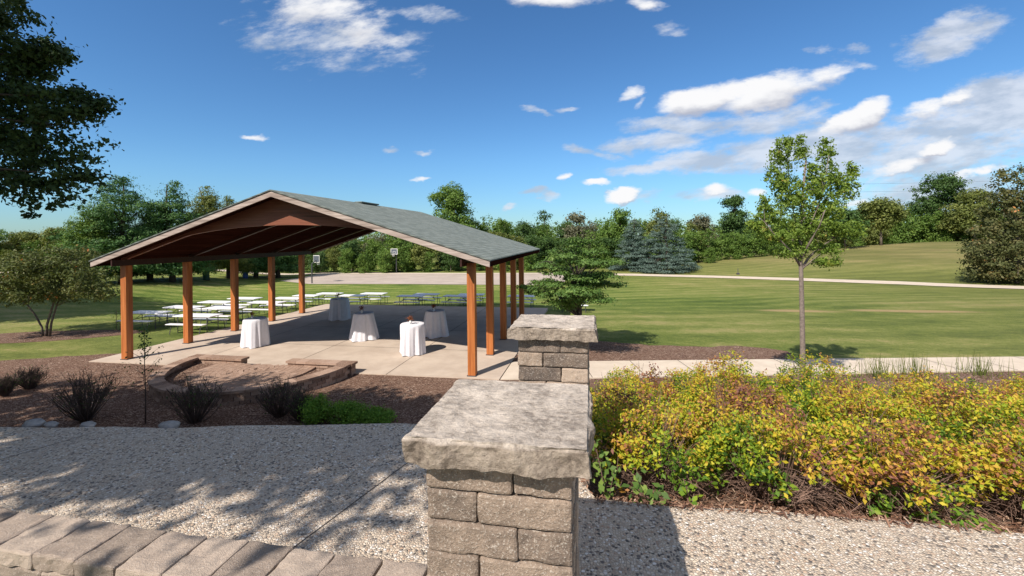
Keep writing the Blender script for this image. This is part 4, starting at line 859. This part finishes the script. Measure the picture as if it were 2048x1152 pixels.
while px < 1420:     # low front fringe
    put(px, rr_.uniform(54.5, 56), rr_.uniform(488, 512), rr_.choice([0, 2, 4])); px += rr_.uniform(34, 60)
# far wood as one mass behind
vsx = []; 
def wood_mass():
    r = np.random.default_rng(77); bl = []
    for k in range(170):
        px = r.uniform(-500, 2500); f = r.uniform(92, 116); w = LF((px - 1024) / 867 * f, f); zt = 4 + (HY - (top_at(px) + r.uniform(4, 18))) / 867 * f
        bl.append((w[0], w[1], zt - 2.2, 4.5, 4.5, 2.2)); bl.append((w[0], w[1], zt / 2 - 1, 4.5, 4.5, zt / 2))
    vs, fs, tt, cc = crown_mesh(bl, 2600, 30, .34, 1.3, 78, shell=.5); o = mesh_obj('distant_woods', vs, fs, MT['l_mid'], tint=tt)
    set_props(o, 'far dense woodland seen as one green mass behind the wood edge', 'woods', kind='stuff')
wood_mass()
# ================================================================ SHRUBS
def spirea(base, w, d, h, seed, label, big=False):
    r = np.random.default_rng(seed); root = empty('spirea_shrub', base, label, 'shrub', 'yellow-green spirea shrubs right of the pillars')
    slope = lambda x, y: tz(base[0] + x, base[1] + y) - base[2]
    mb = MB(); tips = []
    for k in range(110):
        a = r.uniform(0, 6.28); q = math.sqrt(r.random()); ex, ey = q * w * math.cos(a), q * d * math.sin(a); z0 = slope(ex * .25, ey * .25); ht = h * (1 - .45 * q * q) * r.uniform(.75, 1.2)
        tip = np.array([ex, ey, slope(ex, ey) + ht]); tips.append(tip); limb(mb, (ex * .3, ey * .3, z0), tip, .0048, .0012, r, 5, .05, 4)
    for k in range(120):      # low arching bare twigs along the skirt
        a = r.uniform(math.pi, 2 * math.pi) if r.random() < .75 else r.uniform(0, 6.28); e = np.array([w * 1.05 * math.cos(a), d * 1.15 * math.sin(a), 0]) * r.uniform(.6, 1.1); e[2] = slope(e[0], e[1]) + r.uniform(.02, .2); s0 = np.array([e[0] * .2, e[1] * .2, slope(e[0] * .2, e[1] * .2) + r.uniform(.03, .2)]); limb(mb, s0 + r.normal(size=3) * [.12, .12, .04], e, .0032, .001, r, 6, r.uniform(-.02, .25), 3)
    mb.build('twigs', MT['twig'], root)
    m = int(640 * w * d / (.55 * .5)); q = np.sqrt(r.random(m)) ; a = r.uniform(0, 6.28, m); ex, ey = q * w * np.cos(a) * 1.04, q * d * np.sin(a) * 1.04
    zz = terrain(base[0] + ex, base[1] + ey) - base[2]; ht = h * (1 - .42 * q * q) * (.34 + .70 * r.random(m) ** .6); lump = np.array([noise.noise(Vector((base[0] + x_, base[1] + y_, 0)) * 4.2) for x_, y_ in zip(ex, ey)]); ht = ht * (1 + .30 * lump)
    l3 = np.array([noise.noise(Vector((base[0] + x_, base[1] + y_, z_)) * 5.5) for x_, y_, z_ in zip(ex, ey, ht)]); keep = (lump + l3 * 1.1 + r.normal(size=m) * .08 > -.05) & ~((ht < h * .42) & (r.random(m) < .5)); ex, ey, ht, zz, lump = ex[keep], ey[keep], ht[keep], zz[keep], lump[keep]; m = len(ex)
    c = np.stack([ex, ey, zz + ht], 1); big_ = np.array([noise.noise(Vector((base[0] + x_ + 31, base[1] + y_, 5)) * 2.3) for x_, y_ in zip(ex, ey)]); ct = np.clip(.15 + .42 * ht / h + .45 * big_ + r.normal(0, .10, m), 0, 1); per = 22; k = np.repeat(np.arange(m), per); N = len(k)
    off = r.normal(size=(N, 3)) * .030; off[:, 2] *= .9; n = unit(N, r) * .8 + np.array([0, -.15, .75]); n /= np.linalg.norm(n, axis=1)[:, None]
    lf = .0225 - .009 * np.clip(ht / h, 0, 1)[k][:, None] * r.uniform(.6, 1.2, (N, 1)); vs, fs, tt = leaf_mesh(c[k] + off, n, lf, .52, ct[k] + r.normal(0, .13, N), r)
    mesh_obj('foliage', vs, fs, MT['l_spirea'], root, tint=tt)
    return root
SP = []
pos_names = ['directly beside the nearest pillar', 'second from the pillar', 'third from the pillar', 'fourth from the pillar', 'fifth from the pillar', 'sixth from the pillar', 'seventh from the pillar', 'eighth from the pillar', 'ninth from the pillar']
rows = [(-8.78, [16.2, 16.98, 17.75, 18.55, 19.35], .50, .44, .60, 'front row spirea'), (-7.98, [16.1, 17.05, 17.95, 18.9, 19.85, 20.8], .56, .5, .72, 'second row spirea'),
        (-6.9, [16.2, 17.3, 18.4, 19.5, 20.5, 21.6, 22.6], .62, .56, .86, 'third row spirea'), (-5.75, [16.1, 17.3, 18.6, 19.8, 21.1, 22.3, 23.5, 24.7], .68, .6, 1.0, 'back row spirea')]
r9 = random.Random(3)
for ri, (y, xs, w, d, h, nm) in enumerate(rows):
    for j, x in enumerate(xs):
        xx, yy = x + r9.uniform(-.08, .08), y + r9.uniform(-.1, .1)
        spirea((xx, yy, tz(xx, yy)), w * r9.uniform(.95, 1.1), d, h * r9.uniform(.88, 1.08), 300 + ri * 20 + j, 'yellow and rust leaved %s shrub, %s' % (nm, pos_names[j]))
# broad-leaved weeds at the skirt
def weed(base, seed, label, n=16, s=.045, h=.3, mat='l_spireabase', spread=.14):
    r = np.random.default_rng(seed); root = empty('leafy_weed', base, label, 'plant', 'broad leaved weeds in the bed'); mb = MB(); cs = []
    for k in range(4):
        e = np.array([r.uniform(-spread, spread), r.uniform(-spread, spread) - .03, h * r.uniform(.6, 1)]); limb(mb, (0, 0, 0), e, .004, .002, r, 4, .05, 4)
        for t in np.linspace(.35, 1, n // 4): cs.append(e * t + r.normal(size=3) * .03)
    mb.build('stem', MT['twig'], root); c = np.array(cs); N = len(c); nn = unit(N, r) * .45 + np.array([0, -.35, .8]); nn /= np.linalg.norm(nn, axis=1)[:, None]
    vs, fs, tt = leaf_mesh(c, nn, s, .62, r.random(N), r); mesh_obj('leaves', vs, fs, MT[mat], root, tint=tt)
WD = [(1215, 985, .45, 'dark shaded broad-leaved weed between pillar and first spirea', .05, 20), (1300, 1000, .3, 'shaded weed at the edge of the pillar shadow', .06, 14), (1380, 985, .35, 'bright weed under the front spirea near the pillar shadow', .045, 24), (1575, 985, .3, 'sunlit weed with large light green leaves at the shrub gap', .06, 16), (1760, 1000, .25, 'sunlit broad-leaved weed under the middle front spirea', .05, 20), (1860, 1040, .25, 'green weed at the path edge on the right', .045, 22), (1940, 1045, .15, 'dark green five-leaved weed at the path edge', .055, 16), (2010, 960, .35, 'large leaved weed by the right edge of the picture', .05, 20), (1470, 900, .5, 'green weed showing through the front spirea', .045, 20)]
for i, (px, py, h, lb, s, n) in enumerate(WD):
    w = P(px, py, ZT - .15); y = max(w[1], float(np.interp(w[0], EX, EY)) + .08); weed((w[0], y, tz(w[0], y)), 400 + i, lb, n * 3, s * .5, h, 'l_spireabase' if i > 1 else 'l_mid')
# litter: dry twigs and chips on the front of the right bed
def litter():
    r = np.random.default_rng(90); n = 9000; x = r.uniform(15.3, 21, n); y = np.interp(x, EX, EY) + .0 + np.abs(r.normal(size=n)) * .45 - .04 ; z = np.where(y < np.interp(x, EX, EY), ZT, terrain(x, y) + .015) + r.random(n) * .02
    keep = ~((x < 15.5) & (y < -9.4)); x, y, z = x[keep], y[keep], z[keep]; n = len(x); a = r.uniform(0, 6.28, n); L = r.uniform(.008, .035, n); wv = r.uniform(.0015, .005, n)
    d = np.stack([np.cos(a) * L, np.sin(a) * L, r.normal(size=n) * .006], 1); e = np.stack([-np.sin(a) * wv, np.cos(a) * wv, np.zeros(n)], 1); c = np.stack([x, y, z], 1)
    vs = np.stack([c - d - e, c + d - e, c + d + e + [0, 0, .002], c - d + e + [0, 0, .002]], 1).reshape(-1, 3)
    o = mesh_obj('leaf_litter', vs, np.arange(4 * n).reshape(-1, 4), leafmat('litter', G((0, (.09, .045, .03)), (.5, (.22, .12, .08)), (.85, (.34, .20, .13)), (1, (.5, .38, .28))), .05), tint=np.repeat(r.random(n), 4)); set_props(o, 'dry brown leaf and twig litter along the bed edge', 'litter', kind='stuff')
litter()
# bare shrubs in the left bed
def bare_shrub(px, py, wpx, hpx, seed, label, leafy=.0):
    w = P(px, py, 0.); y = w[1]; b0 = (w[0], y, tz(w[0], y)); f = float((np.array(b0[:2]) - C_[:2]) @ F0); wd, h = wpx / 867 * f / 2, hpx / 867 * f
    r = np.random.default_rng(seed); root = empty('bare_shrub', b0, label, 'shrub', 'bare twiggy shrubs in the left bed'); mb = MB(); pts = []
    for k in range(85):
        a = r.uniform(0, 6.28); q = math.sqrt(r.random()); e = np.array([q * wd * math.cos(a), q * wd * math.sin(a), h * (1 - .35 * q * q) * r.uniform(.7, 1.1)]); limb(mb, (e[0] * .12, e[1] * .12, 0), e, .011, .004, r, 5, -.03, 4); pts.append(e)
        for j in range(3): t = r.uniform(.45, .9); s0 = e * [t * .95, t * .95, t]; limb(mb, s0, s0 + r.normal(size=3) * .09 * [1, 1, .6] + [0, 0, .16], .006, .003, r, 2, 0, 3)
    mb.build('twigs', MT['twigdk'], root)
    m = int(260 + 500 * leafy); c = np.array(pts)[r.integers(0, len(pts), m)] * r.uniform(.5, 1.05, (m, 1)) + r.normal(size=(m, 3)) * .05; vs, fs, tt = leaf_mesh(c, unit(m, r), .022, .5, r.random(m), r); mesh_obj('sparse_leaves', vs, fs, MT['l_dark' if leafy < 1 else 'l_bright'], root, tint=tt)
bare_shrub(172, 838, 125, 100, 501, 'large bare twiggy shrub at the left of the bed, in shade')
bare_shrub(390, 842, 110, 92, 502, 'dark bare shrub in front of the curved wall')
bare_shrub(560, 830, 90, 75, 503, 'pale twigged bare shrub beside the bright green clump')
bare_shrub(60, 775, 60, 42, 504, 'small low bare shrub near the left edge of the bed')
bare_shrub(10, 790, 40, 42, 505, 'small bare shrub cut by the left edge')
bare_shrub(600, 838, 60, 60, 506, 'bare shrub just behind the bright green clump')
# sapling
b0 = P(291, 845); b0 = (b0[0], b0[1], tz(b0[0], b0[1])); root = empty('young_sapling', b0, 'thin upright sapling with few twigs in front of the curved wall', 'sapling'); r = np.random.default_rng(8); mb = MB()
H_ = 2.15; mb.tube([(0, 0, 0), (.01, 0, .7), (-.02, .01, 1.4), (0, 0, H_)], [.016, .012, .008, .004], 6); cs = []
for k in range(16):
    z = r.uniform(.7, 1.5); a = r.uniform(0, 6.28); e = np.array([.28 * math.cos(a), .28 * math.sin(a), z + .25]) * [1, 1, 1]; limb(mb, (0, 0, z), e, .006, .002, r, 3, 0, 4); cs.append(e)
mb.build('stem', MT['twigdk'], root, True); c = np.vstack([np.array(cs)[r.integers(0, 16, 60)] + r.normal(size=(60, 3)) * .05, np.stack([r.normal(size=170) * .07, r.normal(size=170) * .07, r.uniform(1.5, 2.2, 170)], 1)]); vs, fs, tt = leaf_mesh(c, unit(len(c), r), .03, .5, r.random(len(c)), r); mesh_obj('leaves', vs, fs, MT['l_dark'], root, tint=tt)
# pale sapling by the mulch ring
b0 = at(233, 660); root = empty('staked_seedling', b0, 'small pale green seedling on the lawn beside the corner post', 'seedling'); mb = MB(); mb.tube([(0, 0, 0), (0, 0, .9)], .012, 5); mb.build('stem', MT['twig'], root); c = np.stack([r.normal(size=120) * .12, r.normal(size=120) * .12, r.uniform(.1, .95, 120)], 1); vs, fs, tt = leaf_mesh(c, unit(120, r), .035, .4, r.random(120), r); mesh_obj('leaves', vs, fs, MT['l_bright'], root, tint=tt)
# bright green clump
w = P(660, 842); r = np.random.default_rng(14)
for i, (px, py, rw, h, lb) in enumerate(((640, 842, .46, .55, 'tallest mound of the bright green clump at the path edge'), (700, 842, .48, .42, 'middle mound of the bright green clump'), (755, 842, .4, .26, 'low right end of the bright green clump near the pillar cap'))):
    w = P(px, py); b0 = (w[0], w[1], tz(w[0], w[1])); root = empty('green_perennial', b0, lb, 'plant', 'bright green perennials behind the path'); bl = [(0, 0, h * .5, rw, rw * .8, h * .5), (-.1, 0, h * .8, rw * .4, rw * .4, h * .35)]
    vs, fs, tt, cc = crown_mesh(bl, 150, 40, .022, .13, 520 + i, shell=.2, up=.6); mesh_obj('foliage', vs, fs, MT['l_bright'], root, tint=tt); mb = MB()
    for c in cc[:30]: limb(mb, (c[0] * .2, c[1] * .2, 0), c, .005, .002, r, 3, 0, 4)
    mb.build('stems', MT['twig'], root)
# fringe of grass and weeds between spirea and walk
for i, (px, py, lb) in enumerate(((1470, 770, 'green grassy weed clump beside the sidewalk, left of the maple trunk'), (1760, 752, 'thin grey-green weed clump beside the sidewalk, right of the maple trunk'), (1830, 752, 'wispy weed clump beside the sidewalk farther right'), (1960, 748, 'tall dry weed stalks beside the sidewalk near the right edge'))):
    w = P(px, py); b0 = (w[0], w[1], tz(w[0], w[1])); root = empty('grass_clump', b0, lb, 'plant', 'weeds beside the sidewalk'); r = np.random.default_rng(540 + i); n = 90; a = r.uniform(0, 6.28, n); q = np.abs(r.normal(size=n)) * .35
    p0 = np.stack([q * np.cos(a), q * np.sin(a), np.zeros(n)], 1); p1 = p0 + np.stack([r.normal(size=n) * .1, r.normal(size=n) * .1, r.uniform(.25, .75, n)], 1); e = np.array([R0[0], R0[1], 0]) * .008
    vs = np.stack([p0 - e, p0 + e, p1 + e * .2, p1 - e * .2], 1).reshape(-1, 3); mesh_obj('blades', vs, np.arange(4 * n).reshape(-1, 4), MT['l_olive' if i else 'l_bright'], root, tint=np.repeat(r.random(n), 4))
# power lines crossing the sky at right
for i, (z0, lb) in enumerate(((16.2, 'uppermost thin power line above the woods at right'), (14.4, 'middle thin power line above the woods at right'), (11.6, 'lowest thin power line above the woods at right'))):
    a = LF(72, 100); c = LF(180, 94); mb = MB(); pts = []
    for k in range(25): t = k / 24; q = a * (1 - t) + c * t; pts.append((q[0], q[1], z0 - 1.5 + 2.6 * t + 1.5 * (2 * t - 1) ** 2 * .6))
    mb.tube(pts, .016, 4); o = mb.build('power_line', MT['steel']); set_props(o, lb, 'power line', 'power lines')
